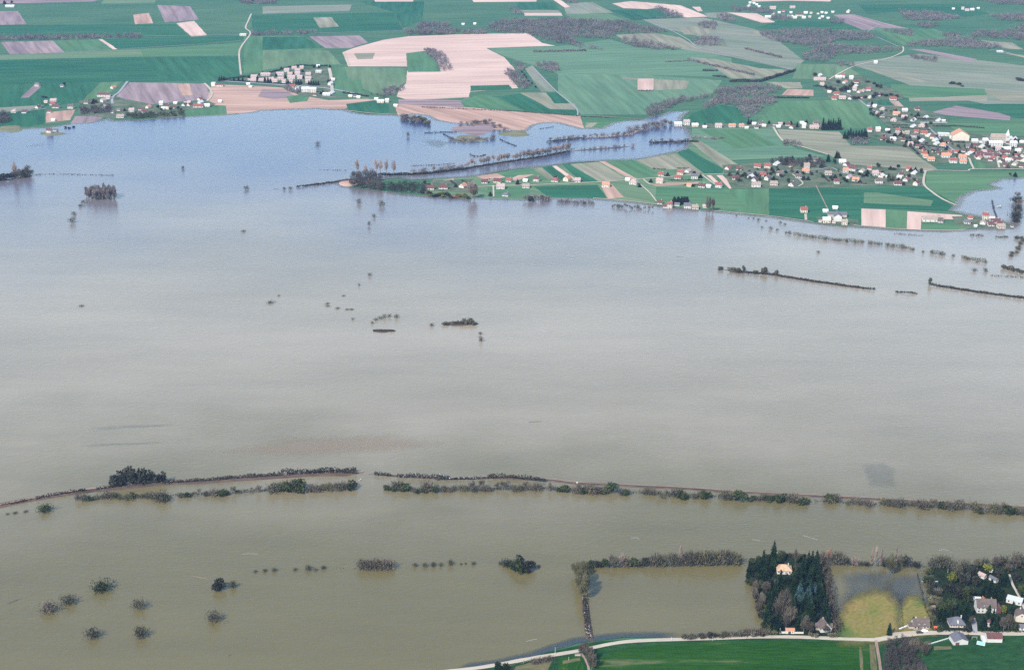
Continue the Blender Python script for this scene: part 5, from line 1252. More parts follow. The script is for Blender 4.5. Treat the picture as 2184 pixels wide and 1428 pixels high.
    px_plant(60, 376, 24, 28, 'bare', 'bare_twig', q)
    # right water
    q = 'in the drowned fence row on the right'
    row([(1620, 484), (1680, 498), (1740, 508), (1790, 514), (1850, 519), (1910, 526), (1960, 536), (2030, 548), (2105, 562)], 30, (3.0, 6.0), [('thin_bush', 'grey_bush'), ('thin_bush', 'willow_twig'), ('thin_bush', 'bare_twig')], q, 6, 1.5, 1.1, z=WZ)
    q = 'on the long narrow bank'
    for x, y, w, h in ((1536, 575, 14, 8), (1560, 577, 20, 10), (1575, 579, 18, 10), (1586, 578, 10, 14), (1612, 582, 12, 9), (1629, 583, 16, 15), (1655, 586, 10, 12)): px_plant(x, y, w, h, 'dome', 'grey_bush', q, z=.8)
    px_plant(1983, 606, 12, 15, 'leafy', 'grey_bush', 'on the bank at the right edge', 'small rounded tree', z=.8)
    q = 'in the drowned belt at the right edge'
    row([(2174, 420), (2168, 450), (2164, 478)], 12, (7, 13), [('bare', 'bare_twig'), ('bush', 'dark_bush')], q, 4, 3, 1.2, z=WZ)
    row([(2166, 505), (2182, 515), (2168, 535), (2150, 550)], 12, (3, 6), [('bush', 'grey_bush')], q, 4, 3, 1.1, z=WZ)
    row([(2140, 572), (2184, 584)], 8, (3, 6), [('dome', 'grey_bush')], q, 3, 1, 1.1, z=WZ)
    # shore of the peninsula
    q = 'on the shore below the peninsula row'
    px_plant(1004, 424, 22, 42, 'big_bare', 'poplar_twig', q, 'tall brown bare tree', z=0)
    px_plant(1012, 424, 20, 38, 'big_bare', 'bare_twig', q, 'tall brown bare tree', z=0)
    row([(900, 414), (940, 419), (1000, 423)], 16, (4, 7), [('dome', 'dark_bush'), ('dome', 'green_bush'), ('bush', 'russet'), ('dome', 'spring_leaf'), ('dome', 'dark_bush')], q, 3, 3, 1.3)
    row([(1118, 428), (1170, 430)], 10, (7, 11), [('leafy', 'dark_bush'), ('bare', 'river_twig'), ('thin_bush', 'river_twig')], q, 4, 3, 1.2)
    row([(1190, 430), (1262, 434)], 16, (4, 6), [('thin_bush', 'river_twig'), ('thin_bush', 'grey_bush')], q, 3, 2, 1.3, z=WZ)
    row([(1305, 440), (1350, 445), (1395, 447)], 18, (4, 7), [('bare', 'river_twig'), ('thin_bush', 'grey_bush')], q, 2, 2, 1.0, z=WZ)
    for x in (1438, 1446, 1454, 1460, 1465): px_plant(x, 436, 14, 17, 'cypress', 'conifer_needle', 'behind the waterside farm', 'dark clipped cypress', z=0)
    for x in (1508, 1513, 1520): px_plant(x, 450, 10, 32, 'poplar', 'bare_twig', q, 'drowned bare poplar')
    row([(1560, 460), (1640, 472), (1690, 482)], 7, (2, 4), [('thin_bush', 'grey_bush')], q, 6, 2, 1.4, z=WZ)
    # river trees
    q = 'along the flooded river'
    for x in (762, 780, 803, 825, 812, 840): px_plant(x, 376, 15, 40 if x != 780 else 28, 'bare', 'poplar_twig', q, 'pale pinkish bare tree')
    row([(880, 368), (960, 362), (1000, 356)], 14, (5, 9), [('thin_bush', 'river_twig'), ('bare', 'poplar_twig'), ('thin_bush', 'river_twig')], q, 4, 1, 1.3, z=WZ)
    row([(1000, 356), (1080, 344), (1150, 332), (1216, 320)], 34, (8, 15), [('bare', 'poplar_twig'), ('bare', 'river_twig'), ('bare', 'poplar_twig')], q, 4, 2, 1.1, z=WZ)
    row([(1216, 321), (1280, 317), (1350, 313)], 14, (3, 8), [('thin_bush', 'river_twig'), ('bare', 'river_twig')], q, 4, 1, 1.2, z=WZ)
    row([(1168, 302), (1250, 293), (1340, 288)], 22, (4, 9), [('thin_bush', 'river_twig'), ('bare', 'river_twig'), ('thin_bush', 'river_twig')], q, 4, 1.5, 1.2, z=WZ)
    row([(1330, 284), (1380, 270), (1440, 268)], 26, (6, 12), [('thin_bush', 'river_twig'), ('bare', 'river_twig'), ('thin_bush', 'river_twig')], q, 8, 6, 1.3, z=WZ)
    row([(1385, 304), (1470, 302)], 12, (4, 8), [('thin_bush', 'river_twig'), ('bare', 'river_twig')], q, 4, 1, 1.3, z=WZ)
    row([(1478, 296), (1545, 296)], 10, (3, 6), [('thin_bush', 'river_twig'), ('bush', 'blossom')], q, 4, 1.5, 1.3)
    q = 'among the river islets'
    row([(855, 252), (880, 256), (912, 264)], 18, (8, 11), [('dome', 'grey_bush'), ('thin_bush', 'river_twig')], q, 6, 3, 1.2, z=WZ)
    row([(985, 268), (1040, 266), (1070, 278)], 22, (6, 10), [('thin_bush', 'river_twig'), ('bare', 'river_twig')], q, 10, 4, 1.3, z=WZ)
    row([(960, 298), (990, 302), (1040, 298), (1060, 296)], 14, (5, 8), [('thin_bush', 'river_twig'), ('thin_bush', 'river_twig')], q, 5, 3, 1.3, z=WZ)
    # villages: conifers and garden trees
    q = 'between the two villages'
    for x, h in ((1755, 26), (1760, 18), (1766, 24), (1771, 22), (1776, 24), (1781, 20), (1787, 26), (1791, 22), (1768, 16), (1784, 16)): px_plant(x, 277, 10, h, 'cone' if x < 1765 else 'fat_cone', 'conifer_needle', q, 'dark tall conifer', z=0)
    for x, h in ((1801, 16), (1808, 18), (1813, 24), (1819, 16), (1825, 18), (1831, 18), (1837, 20), (1843, 22), (1847, 18)): px_plant(x, 296, 10, h, 'fat_cone', 'conifer_needle', q, 'dark tall conifer', z=0)
    q = 'in the middle village gardens'
    for x, y, h in ((1556, 375, 9), (1573, 376, 11), (1588, 376, 10), (1611, 374, 8), (1676, 352, 18), (1690, 346, 14), (1709, 356, 12), (1726, 341, 14), (1752, 358, 12), (1766, 345, 16), (1784, 338, 16), (1788, 338, 14), (1779, 350, 12), (1666, 379, 10), (1714, 384, 10), (1681, 390, 12),
                    (1793, 377, 8), (1800, 384, 8), (1833, 374, 8), (1840, 379, 9), (1848, 376, 8), (1873, 357, 12), (1899, 362, 8), (1907, 363, 7), (1916, 358, 8), (1942, 366, 8), (1952, 367, 11), (1964, 370, 13), (1938, 378, 9), (1896, 386, 9), (1904, 386, 8), (1775, 386, 9), (1655, 388, 8), (1650, 384, 9)):
        px_plant(x, y, 11, h, rnd.choice(('fat_cone', 'leafy', 'leafy')), rnd.choice(('conifer_needle', 'dark_bush', 'green_bush')), q, 'dark garden tree', z=0)
    q = 'in the church village gardens'
    for x, y, h in ((1950, 306, 9), (1998, 294, 9), (2008, 303, 9), (2020, 316, 7), (2072, 318, 14), (2078, 322, 12), (2105, 312, 12), (2118, 320, 9), (2040, 335, 9), (2160, 335, 12), (2166, 332, 10), (2172, 336, 9), (2149, 358, 8), (2154, 376, 9), (2165, 377, 10), (2174, 304, 9), (2165, 302, 8), (1892, 284, 6), (1956, 330, 7), (2088, 322, 9), (2060, 322, 9)):
        px_plant(x, y, 11, h, rnd.choice(('fat_cone', 'leafy', 'bare')), rnd.choice(('conifer_needle', 'dark_bush', 'bare_twig')), q, 'dark garden tree', z=0)
    q = 'in the upper village gardens'
    for x, y, h in ((1738, 164, 10), (1762, 190, 10), (1770, 192, 10), (1778, 194, 9), (1788, 178, 8), (1794, 196, 12), (1800, 194, 14), (1806, 196, 14), (1812, 190, 14), (1816, 186, 12), (1868, 206, 11), (1862, 210, 9), (1846, 210, 7), (1882, 204, 6), (1890, 206, 6), (1900, 204, 6), (1912, 207, 6), (1870, 186, 8), (1878, 188, 8), (1864, 180, 6), (1850, 176, 5), (1830, 212, 8), (1822, 212, 7)):
        px_plant(x, y, 13, h, 'leafy', rnd.choice(('dark_bush', 'conifer_needle', 'green_bush')), q, 'dark garden tree', z=0)
    for q, n, (x0, y0, x1, y1, x2, y2) in (('in the middle village gardens', 62, (1560, 378, 1660, 372, 1960, 384)), ('in the church village gardens', 62, (1880, 292, 1980, 318, 2170, 330)), ('in the upper village gardens', 30, (1850, 232, 1900, 250, 1990, 262))):
        for k in range(n):
            t = (k + .5) / n; xx = (x0 + (x1 - x0) * t * 2) if t < .5 else (x1 + (x2 - x1) * (t * 2 - 1)); yy = (y0 + (y1 - y0) * t * 2) if t < .5 else (y1 + (y2 - y1) * (t * 2 - 1))
            px_plant(xx + rnd.uniform(-6, 6), yy + rnd.uniform(-13, 13), 10, rnd.uniform(6, 10), rnd.choice(('leafy', 'bare', 'fat_cone')), rnd.choice(('conifer_needle', 'dark_bush', 'bare_twig', 'green_bush')), q, 'dark garden tree', z=0)
    q = 'in the lane of white houses'
    for x, y, h in ((1503, 271, 9), (1596, 266, 14), (1602, 264, 9), (1687, 266, 9), (1700, 272, 12), (1720, 262, 7), (1640, 264, 7), (1672, 266, 7)): px_plant(x, y, 8, h, 'cone', 'conifer_needle', q, 'dark conifer', z=0)
    q = 'along the peninsula row'
    for x, y, h in ((1104, 394, 12), (1124, 387, 6), (1145, 381, 5), (1364, 399, 8), (1424, 376, 9), (1494, 380, 9), (1480, 370, 6), (1388, 389, 8), (1046, 418, 9), (1013, 400, 8), (1478, 398, 6), (1185, 379, 5), (1206, 380, 5), (906, 394, 12), (915, 398, 9), (972, 399, 8)):
        px_plant(x, y, 10, h, rnd.choice(('leafy', 'fat_cone')), rnd.choice(('dark_bush', 'conifer_needle')), q, 'dark garden tree', z=0)
    q = 'round the estate of terraces'
    for x, y, h in ((468, 173, 10), (473, 173, 11), (478, 173, 10), (499, 173, 7), (509, 173, 8), (518, 174, 8), (531, 167, 6), (549, 171, 10), (565, 176, 12), (572, 177, 14), (577, 177, 10), (589, 164, 8), (627, 160, 7), (646, 154, 6), (609, 167, 7), (647, 168, 7), (615, 178, 8), (632, 180, 10), (637, 181, 12), (642, 180, 10),
                    (659, 181, 9), (664, 182, 10), (669, 182, 10), (674, 182, 9), (679, 182, 9), (700, 177, 9), (705, 177, 9), (689, 199, 7), (684, 201, 6), (600, 148, 6), (560, 157, 5), (634, 142, 4), (670, 145, 6), (680, 145, 6), (704, 144, 6)):
        px_plant(x, y, 7, h, 'fat_cone', 'conifer_needle', q, 'dark conifer', z=0)
    q = 'in the left hamlet'
    for x, y, h in ((138, 184, 9), (200, 219, 9), (206, 220, 8), (198, 222, 8), (279, 234, 7), (266, 237, 6), (337, 232, 9), (344, 236, 7), (364, 236, 8), (380, 234, 9), (386, 238, 9), (326, 246, 7), (290, 248, 7), (302, 249, 7), (10, 9, 8), (25, 8, 7), (92, 208, 4), (98, 209, 4), (140, 273, 4), (148, 274, 4), (157, 272, 4)):
        px_plant(x, y, 9, h, rnd.choice(('leafy', 'fat_cone')), rnd.choice(('dark_bush', 'conifer_needle')), q, 'dark tree', z=0)
    q = 'by the shore right of the estate'
    row([(790, 206), (820, 206), (850, 196)], 9, (6, 9), [('bare', 'bare_twig')], q, 6, 4, 1.3)
    q = 'on the green slope above the river'
    for x, y in ((1113, 156), (1118, 162), (1122, 168), (1128, 176), (1134, 180), (1142, 188)): px_plant(x, y, 7, 6, 'leafy', 'dark_bush', q, 'small dark tree', z=0)
    px_plant(2030, 179, 16, 6, 'dome', 'dark_bush', 'in the right pastures', z=0); px_plant(2044, 181, 14, 6, 'dome', 'dark_bush', 'in the right pastures', z=0); px_plant(2052, 185, 12, 5, 'dome', 'grey_bush', 'in the right pastures', z=0)
    px_plant(2175, 172, 24, 7, 'dome', 'dark_bush', 'in the right pastures', z=0)
trees()

# ------------------------------------------------------------------ hedges and scrub lines
def hedges():
    for k, (pts, lo) in enumerate(LEVROW, 1):
        hedge(pts, lo * .8, 4.5, 'grey_bush', f'drowned twiggy thicket below the levee, {ordinal(k)} stretch from the left', .45, 'thicket', .8, WZ, bare=True, mat2='dark_bush', cat='thicket')
    D, z1 = 'dark_bush', 1.15
    for px, h, w, m2, lab in (
        ([(2, 1077), (26, 1073)], 1.2, 1.4, None, 'short dark scrub at the left end of the levee'), ([(20, 1075), (66, 1065)], 1.8, 1.6, None, 'low dark scrub strip on the levee, far left'), ([(76, 1063), (150, 1050), (182, 1046)], 2.6, 2.2, 'blossom', 'dark scrub strip on the levee left of the blossoms'),
        ([(205, 1044), (246, 1038)], 2.2, 2.2, 'blossom', 'white flowering scrub left of the big thicket'), ([(350, 1030), (420, 1026), (480, 1022)], 3.0, 2.2, None, 'dark scrub strip right of the big thicket'), ([(480, 1021), (600, 1013)], 3.2, 2.4, None, 'dark scrub strip halfway along the levee'),
        ([(600, 1012), (700, 1007), (760, 1007)], 5.0, 3.2, 'blossom', 'tall scrub dotted with white blossom on the levee'), ([(798, 1012), (834, 1013)], 2.6, 2.4, None, 'dark scrub islet just right of the levee gap'), ([(846, 1016), (920, 1018), (960, 1020)], 3.4, 2.6, 'blossom', 'dark scrub strip right of the gap'),
        ([(930, 1022), (1036, 1020)], 2.0, 2.0, 'blossom', 'low flowering scrub on the right levee'), ([(1040, 1018), (1100, 1019), (1165, 1026)], 3.6, 2.4, None, 'dark scrub at the last bushy part of the levee')):
        hedge(px, h, w, D, lab, 1.6, 'scrub_strip', 1.1, z1, mat2=m2, cat='scrub')
    hedge([(1246, 1272), (1250, 1310), (1254, 1350)], 2.6, 3.2, D, 'dark scrub along the straight bank', 2.2, 'scrub_strip', .8, .9, mat2='blossom', cat='scrub')
    hedge([(1253, 1340), (1258, 1362)], 3.0, 2.8, 'blossom', 'white flowering shrubs at the root of the straight bank', 1.2, 'scrub_strip', .7, .9, mat2=D, cat='scrub')
    hedge([(1262, 1208), (1420, 1206), (1580, 1203)], 2.6, 3.0, D, 'dark foot of the drowned hedge line', 1.0, 'hedge', 1.0, WZ)
    hedge([(700, 1212), (770, 1211)], .8, .9, 'grey_bush', 'twiggy line left of the drowned grove', 1.5, 'scrub_strip', .7, WZ, cat='scrub')
    hedge([(1756, 1196), (1764, 1240), (1774, 1300), (1786, 1350)], 9.0, 5.0, 'bare_twig', 'tall dark bare hedge closing the park on its right', .5, 'hedge', 1.1, .3, bare=True, mat2=D)
    hedge([(1640, 1204), (1760, 1202), (1890, 1207), (2030, 1210), (2184, 1206)], 1.6, 1.6, D, 'low dark hedge behind the flooded meadow', 1.2, 'hedge', .9, WZ)
    hedge([(1912, 1264), (1922, 1290), (1926, 1340)], 1.2, 1.0, 'green_bush', 'thin green hedge between the two wet meadows', 3, 'hedge', .5, .5)
    hedge([(1956, 1224), (1966, 1262), (1974, 1300), (1984, 1318)], 1.6, 1.2, D, 'dark hedge along the left side of the tennis court', 2, 'hedge', .7, WZ)
    hedge([(1960, 1224), (1994, 1224)], 1.4, 1.0, D, 'dark hedge across the far end of the tennis court', 2, 'hedge', .6, WZ)
    hedge([(1995, 1225), (2011, 1262)], 1.4, 1.0, D, 'dark hedge along the right side of the tennis court', 2, 'hedge', .6, WZ)
    hedge([(1983, 1318), (1990, 1345)], 1.5, 1.0, 'green_bush', 'green hedge right of the stone house', 3, 'hedge', .6, .5)
    hedge([(1965, 1362), (2022, 1358)], 1.3, 1.2, 'green_bush', 'clipped hedge on the street opposite the stone house', 3, 'hedge', .6, 0)
    hedge([(2066, 1358), (2092, 1358)], 1.3, 1.2, 'green_bush', 'clipped hedge between the two white workshops', 3, 'hedge', .6, 0)
    hedge([(2010, 1346), (2078, 1347)], 1.4, 1.4, D, 'dark front hedge of the hip roofed house', 3, 'hedge', .6, .5)
    hedge([(2090, 1347), (2184, 1347)], 1.6, 1.6, 'green_bush', 'green front hedge right of the drive', 3, 'hedge', .6, .5)
    hedge([(2168, 1376), (2182, 1396)], 1.2, 1.2, D, 'short dark hedge in the near right field', 3, 'hedge', .6, 0)
    hedge([(1062, 1428), (1130, 1410), (1188, 1402)], 1.6, 1.4, 'bare_twig', 'brown hedge on the lower side of the road', 2.5, 'hedge', .7, 0)
    hedge([(1190, 1402), (1180, 1432)], 1.2, 1.0, D, 'dark garden hedge below the road', 3, 'hedge', .6, 0)
    hedge([(1566, 581), (1640, 585), (1740, 601), (1866, 618)], 2.4, 3.0, D, 'dark scrub along the long narrow bank', 1.0, 'scrub_strip', 1.3, .9, mat2='grey_bush', cat='scrub')
    hedge([(1908, 623), (1956, 626)], 2.2, 2.6, D, 'dark scrub on the short bank', 1.2, 'scrub_strip', 1.3, .8, cat='scrub')
    hedge([(1980, 607), (2060, 620), (2130, 630), (2200, 638)], 2.8, 3.0, D, 'dark scrub on the bank at the right edge', 1.0, 'scrub_strip', 1.3, .9, mat2='grey_bush', cat='scrub')
    hedge([(2112, 588), (2150, 590), (2220, 594)], 1.4, 2, 'grey_bush', 'thin drowned hedge under the small right bank', 1, 'hedge', 1.2, WZ)
    hedge([(632, 399), (690, 392), (742, 385)], 2.4, 3.0, D, 'dark scrub on the bank left of the wooded point', 1.0, 'scrub_strip', 1.4, .8, mat2='grey_bush', cat='scrub')
    hedge([(806, 374), (900, 372), (1000, 360)], 3.6, 4.0, D, 'dark hedge along the river bank, left part', .9, 'hedge', 1.6, .8)
    hedge([(1000, 359), (1080, 346), (1150, 336), (1216, 323)], 2.4, 3.5, D, 'dark hedge along the river bank, middle part', .9, 'hedge', 1.5, .8)
    hedge([(1240, 295), (1300, 292), (1345, 287), (1372, 276)], 1.8, 5, 'blossom', 'pale flowering scrub along the river', .8, 'scrub_strip', 1.4, .8, cat='scrub')
    hedge([(1165, 303), (1245, 295)], 2.0, 3.0, D, 'dark scrub on the river bank left of the blossom', 1.0, 'scrub_strip', 1.4, .8, cat='scrub')
    hedge([(1385, 305), (1475, 302), (1490, 303)], 2.6, 3.5, D, 'dark scrub on the short river bank', 1.0, 'scrub_strip', 1.5, .8, cat='scrub')
    hedge([(875, 354), (930, 352), (970, 349)], 1.2, 1.6, D, 'thin dark drowned hedge beyond the river bank', 1.2, 'hedge', 1.2, WZ)
    hedge([(680, 362), (742, 363)], .9, 1.4, 'grey_bush', 'thin drowned hedge left of the pinkish trees', .8, 'hedge', 1.2, WZ)
    hedge([(905, 284), (945, 282), (975, 282)], 1.4, 2.4, D, 'dark drowned hedge at the river islets', 1, 'hedge', 1.4, WZ)
    hedge([(945, 286), (965, 296), (985, 303), (1010, 303)], 1.2, 2.4, D, 'curved drowned hedge round the tan islet', 1, 'hedge', 1.4, WZ)
    hedge([(1066, 297), (1085, 306), (1102, 312)], 1.2, 2.0, D, 'drowned hedge running right from the islets', 1, 'hedge', 1.4, WZ)
    hedge([(1002, 329), (1012, 334), (1026, 333), (1036, 330)], 1.6, 2.6, 'grey_bush', 'small crescent of drowned scrub', 1, 'scrub_strip', 1.4, WZ, cat='scrub')
    hedge([(75, 373), (120, 371), (180, 373), (244, 374)], 1.2, 1.4, D, 'long thin drowned hedge on the left water', 1.2, 'hedge', 1.1, WZ)
    hedge([(796, 706), (842, 706)], 1.4, 3.0, D, 'dark scrub on the flat islet', 1.2, 'scrub_strip', 1.0, .8, cat='scrub')
    hedge([(1905, 498), (1930, 500), (1968, 503)], 1.3, 2.0, 'grey_bush', 'short drowned hedge below the bare plots', 1, 'hedge', 1.2, WZ)
    hedge([(2068, 502), (2098, 503)], 2.4, 3.0, 'bare_twig', 'drowned bare hedge below the right farm', 1, 'hedge', 1.2, WZ, bare=True)
    hedge([(2122, 506), (2150, 506)], 2.0, 2.5, 'green_bush', 'green drowned hedge near the right edge', 1, 'hedge', 1.2, WZ)
    hedge([(2116, 428), (2120, 448), (2126, 464)], 1.5, 2.0, D, 'curved dark hedge in the blue right inlet', 1.2, 'hedge', 1.0, WZ)
    hedge([(160, 1063), (335, 1058), (470, 1052), (560, 1046), (660, 1043), (752, 1040)], 1.8, 3.0, 'dark_bush', 'low dark continuous scrub below the left levee', .7, 'scrub_strip', .9, WZ, mat2='grey_bush', cat='scrub')
    hedge([(818, 1041), (960, 1044), (1160, 1041), (1300, 1047), (1480, 1058), (1580, 1063)], 1.8, 3.0, 'dark_bush', 'low dark continuous scrub below the middle levee', .7, 'scrub_strip', .9, WZ, mat2='grey_bush', cat='scrub')
    hedge([(1590, 1065), (1720, 1068), (1850, 1074), (2030, 1082), (2200, 1093)], 1.8, 3.0, 'dark_bush', 'low dark continuous scrub below the right levee', .7, 'scrub_strip', .9, WZ, mat2='grey_bush', cat='scrub')
    for px, lab in (([(1692, 501), (1740, 508), (1790, 514), (1842, 518)], 'drowned twiggy hedge in the right fence row, left stretch'), ([(1850, 519), (1882, 522)], 'drowned twiggy hedge in the right fence row, second stretch'), ([(1888, 525), (1950, 533)], 'drowned twiggy hedge in the right fence row, third stretch'), ([(1984, 540), (2012, 544)], 'drowned twiggy hedge in the right fence row, fourth stretch'), ([(2050, 550), (2104, 560)], 'drowned twiggy hedge in the right fence row, last stretch')):
        hedge(px, 5.0, 4.0, 'willow_twig', lab, .8, 'hedge', .9, WZ, bare=True, mat2='grey_bush')
    # village hedges and windbreaks
    for px, h, lab in (([(478, 170), (560, 160), (620, 144), (640, 141), (700, 142)], 3.5, 'dark windbreak along the upper side of the estate'), ([(476, 172), (560, 177), (640, 182)], 2.5, 'dark hedge along the lower side of the estate'),
                       ([(732, 199), (760, 203), (786, 207)], 4, 'dark hedge slanting from the estate to the shore'), ([(1392, 361), (1420, 362)], 2, 'dark hedge behind the first peninsula villas'), ([(1444, 360), (1470, 360)], 2, 'dark hedge behind the twin red villas'),
                       ([(1425, 385), (1498, 385)], 1.8, 'dark hedge below the grey roofed villa'), ([(1458, 395), (1490, 395)], 1.8, 'dark hedge left of the dark red villa'), ([(1806, 389), (1850, 393)], 2, 'long dark hedge at the foot of the middle village'), ([(1750, 370), (1768, 388)], 2, 'dark hedge on the left flank of the white villa'),
                       ([(1890, 384), (1930, 386)], 2.2, 'dark hedge in the right half of the middle village'), ([(1905, 272), (1985, 278)], 2.0, 'long dark hedge above the church village'), ([(1902, 268), (1935, 268)], 3.0, 'thick dark hedge round the orchard plot'), ([(1955, 254), (2018, 256)], 2.5, 'dark hedge behind the hilltop bungalows'),
                       ([(1930, 306), (2020, 316)], 2.0, 'dark hedge along the village lane'), ([(1940, 312), (1960, 330)], 2.5, 'dark hedge on the edge of the olive field'), ([(2026, 303), (2058, 305)], 3.5, 'dark clipped hedge in front of the big hall'), ([(960, 386), (974, 396)], 1.8, 'dark hedge left of the orange gable'), ([(985, 385), (998, 395)], 1.8, 'dark hedge right of the orange gable'),
                       ([(1032, 384), (1056, 382)], 1.8, 'dark hedge behind the low dark roofs'), ([(1056, 395), (1076, 395)], 1.5, 'dark hedge before the dark red house'), ([(1466, 128), (1511, 139), (1560, 150), (1609, 161)], 5, 'grey tree hedge across the pale pasture'), ([(1499, 152), (1531, 152)], 4, 'short hedge in the upper pasture'),
                       ([(1519, 163), (1551, 166)], 4, 'second short hedge in the upper pasture'), ([(1556, 175), (1622, 175), (1695, 152)], 6, 'bent tree hedge above the stream wood'), ([(1589, 105), (1667, 124)], 5, 'straight hedge below the large purple wood'), ([(1137, 112), (1250, 109)], 5, 'straight hedge in the dark green field'),
                       ([(1419, 133), (1470, 131)], 3, 'short dark hedge left of the pale pasture'), ([(1240, 249), (1300, 252)], 1.0, 'thin grass hedge above the flooded meadow'), ([(1360, 194), (1394, 194)], 2, 'thin hedge below the tan square'), ([(1650, 209), (1725, 210)], 3, 'dark hedge below the red soil field'), ([(1734, 184), (1760, 186)], 3, 'dark hedge at the left end of the upper village'),
                       ([(1990, 270), (2040, 270), (2100, 274)], 3, 'purple hedge in the green field above the hall'), ([(1350, 40), (1440, 38)], 3, 'thin dark hedge under the far pink field'), ([(1150, 276), (1180, 271)], 1.2, 'thin hedge at the river inlet'), ([(900, 229), (1100, 238), (1235, 248)], 1.0, 'long thin hedge above the striped field')):
        y = px[0][1]
        hedge(px, h, 2.0 + h * .4, 'dark_bush' if y > 150 else 'wood_twig', lab, .5 if y < 200 else .9, 'hedge', 1.3 if y > 250 else 1.9, 0)
hedges()

# ------------------------------------------------------------------ the near bank: park, villas, gardens
def dormer(root, x, D, h, w=1.6):
    v = [(x - w / 2, -D * .46, h - .1), (x + w / 2, -D * .46, h - .1), (x - w / 2, -D * .46, h + 1.3), (x + w / 2, -D * .46, h + 1.3), (x, -D * .46, h + 2.2), (x - w / 2, -D * .1, h + 1.3), (x + w / 2, -D * .1, h + 1.3), (x, 0, h + 2.2), (x - w / 2, -D * .2, h - .1), (x + w / 2, -D * .2, h - .1)]
    d = mesh_obj('dormer', v, [(0, 1, 3, 4, 2), (0, 2, 5, 8), (1, 9, 6, 3)], 'white_wall', root)
    v = [(x - w / 2 - .15, -D * .5, h + 1.2), (x, -D * .5, h + 2.25), (x + w / 2 + .15, -D * .5, h + 1.2), (x - w / 2 - .15, -D * .08, h + 1.2), (x, 0, h + 2.25), (x + w / 2 + .15, -D * .08, h + 1.2)]
    mesh_obj('roof', v, [(0, 1, 4, 3), (1, 2, 5, 4)], 'brown_tile', d)
    q = bpy.data.objects.new('window', win_mesh(.8, .9, 'pane')); link(q, d); q.location = (x, -D * .46 - .032, h + .2)
def wall_box(root, name, x0, x1, y0, y1, z0, z1, mat):
    v, f = box_mesh(x0, x1, y0, y1, z0, z1); return mesh_obj(name, v, f, mat, root)
def near_houses():
    n = ''
    o = house(1961, 1343, 12.5, 8, 3.2, .04, 'b', 'opposite the clipped street hedge', windows=5, chimney=2, wall='stone_wall', look='long stone house with two white dormers', z=.3, pitch=47)
    dormer(o, -2.2, 8, 3.2); dormer(o, 2.0, 8, 3.2)
    wall_box(o, 'porch', -9.6, -6.3, -3.0, 2.0, 0, 2.4, 'stone_wall'); wall_box(o, 'porch_roof', -9.9, -6.28, -3.4, 2.3, 2.403, 2.7, 'brown_tile')
    wall_box(o, 'garage_door', -2.9, -.4, -4.05, -4.02, 0, 2.3, 'timber')
    o = house(2038, 1339, 12, 9, 2.6, -.03, 'g', 'behind the dark front hedge', hip=True, windows=6, chimney=1, wall='cream_wall', look='cream house under a steep grey hip roof', z=.3, pitch=44)
    wall_box(o, 'dormer', -.6, .6, -4.4, -2.2, 3.4, 5.2, 'white_wall')
    o = house(2043, 1377, 10, 11.0, 3.3, math.pi / 2 + .1, 'g', 'on the lower side of the street', windows=0, chimney=0, look='white workshop with grey gable roof', z=0, pitch=24, name='workshop', cat='workshop')
    wall_box(o, 'garage_door', -5.06, -5.02, 1.5, 4.6, 0, 2.4, 'dark_red_tile'); wall_box(o, 'forecourt', -7.0, -5.1, -6, 6, -.2, -.05, 'concrete'); wall_box(o, 'side_wall', -5, 5, 5.9, 6.15, -.2, 1.2, 'white_wall')
    o = house(2117, 1371, 11.5, 8, 3.8, -.02, 'd', 'beside the blue pool', windows=0, chimney=0, look='white building with plain maroon roof', z=0, pitch=30, name='workshop', cat='workshop')
    wall_box(o, 'side_wall', -9, -6.0, -3.6, 3.5, -.2, 1.6, 'white_wall'); wall_box(o, 'gate', -9.4, -9.02, -1, 1.2, -.2, 2.4, 'white_wall')
    o = house(2099, 1309, 15, 9.5, 5.4, -.06, 'b', 'at the top of the drive', windows=5, chimney=2, look='big white house with dark brown roof', z=.3, pitch=46)
    dormer(o, -2.5, 9.5, 5.4); dormer(o, .5, 9.5, 5.4)
    wall_box(o, 'wing', 7.55, 11.5, -4.5, 4.0, 0, 4.6, 'dark_red_tile')
    house(2110, 1337, 4.6, 4.6, 4.6, 0, 'd', 'below the big brown roof', windows=1, chimney=0, look='small white pavilion with red roof', z=.3, name='pavilion', cat='pavilion', hip=True, door=False)
    house(1671, 1226, 12, 9, 3.4, -.1, 'y', 'among the park conifers', hip=True, windows=4, chimney=1, wall='white_wall', look='villa with ochre hip roof', z=.5, pitch=36)
    house(1757, 1350, 9, 9, 3.2, math.pi / 2 + .12, 'b', 'at the right corner of the park', windows=2, chimney=1, look='white cottage with steep brown gable', z=.3, pitch=48)
    house(1756, 1345, 13, 6, 2.6, -.05, 'b', 'behind the cottage gable', windows=0, chimney=0, wall='stone_wall', look='long brown roofed wing', z=.3, name='house_wing', cat='wing')
    o = house(1684, 1352, 6.5, 3.4, 3.2, -.02, 'o', 'on the road in front of the park', windows=0, chimney=0, wall='cream_wall', look='white arched gatehouse', z=.2, pitch=22, name='gatehouse', cat='gatehouse')
    wall_box(o, 'arch', -1.5, .6, -1.76, -1.72, 0, 2.2, 'shutter'); wall_box(o, 'wall_wing', -7.5, -3.3, -1.4, -1.0, 0, 1.7, 'cream_wall'); wall_box(o, 'wall_wing', 3.3, 10.5, -1.4, -1.0, 0, 1.5, 'cream_wall'); wall_box(o, 'small_window', 1.6, 2.3, -1.76, -1.72, .9, 2.0, 'shutter')
    house(2175, 1329, 9, 9, 5.2, math.pi / 2 - .2, 'b', 'at the right edge of the gardens', windows=3, chimney=1, wall='cream_wall', look='cream gabled house with brown roof', z=.3)
    house(2182, 1345, 8, 5, 2.6, -.05, 'g', 'on the street at the right edge', windows=2, chimney=0, look='low white annex with grey roof', z=.3)
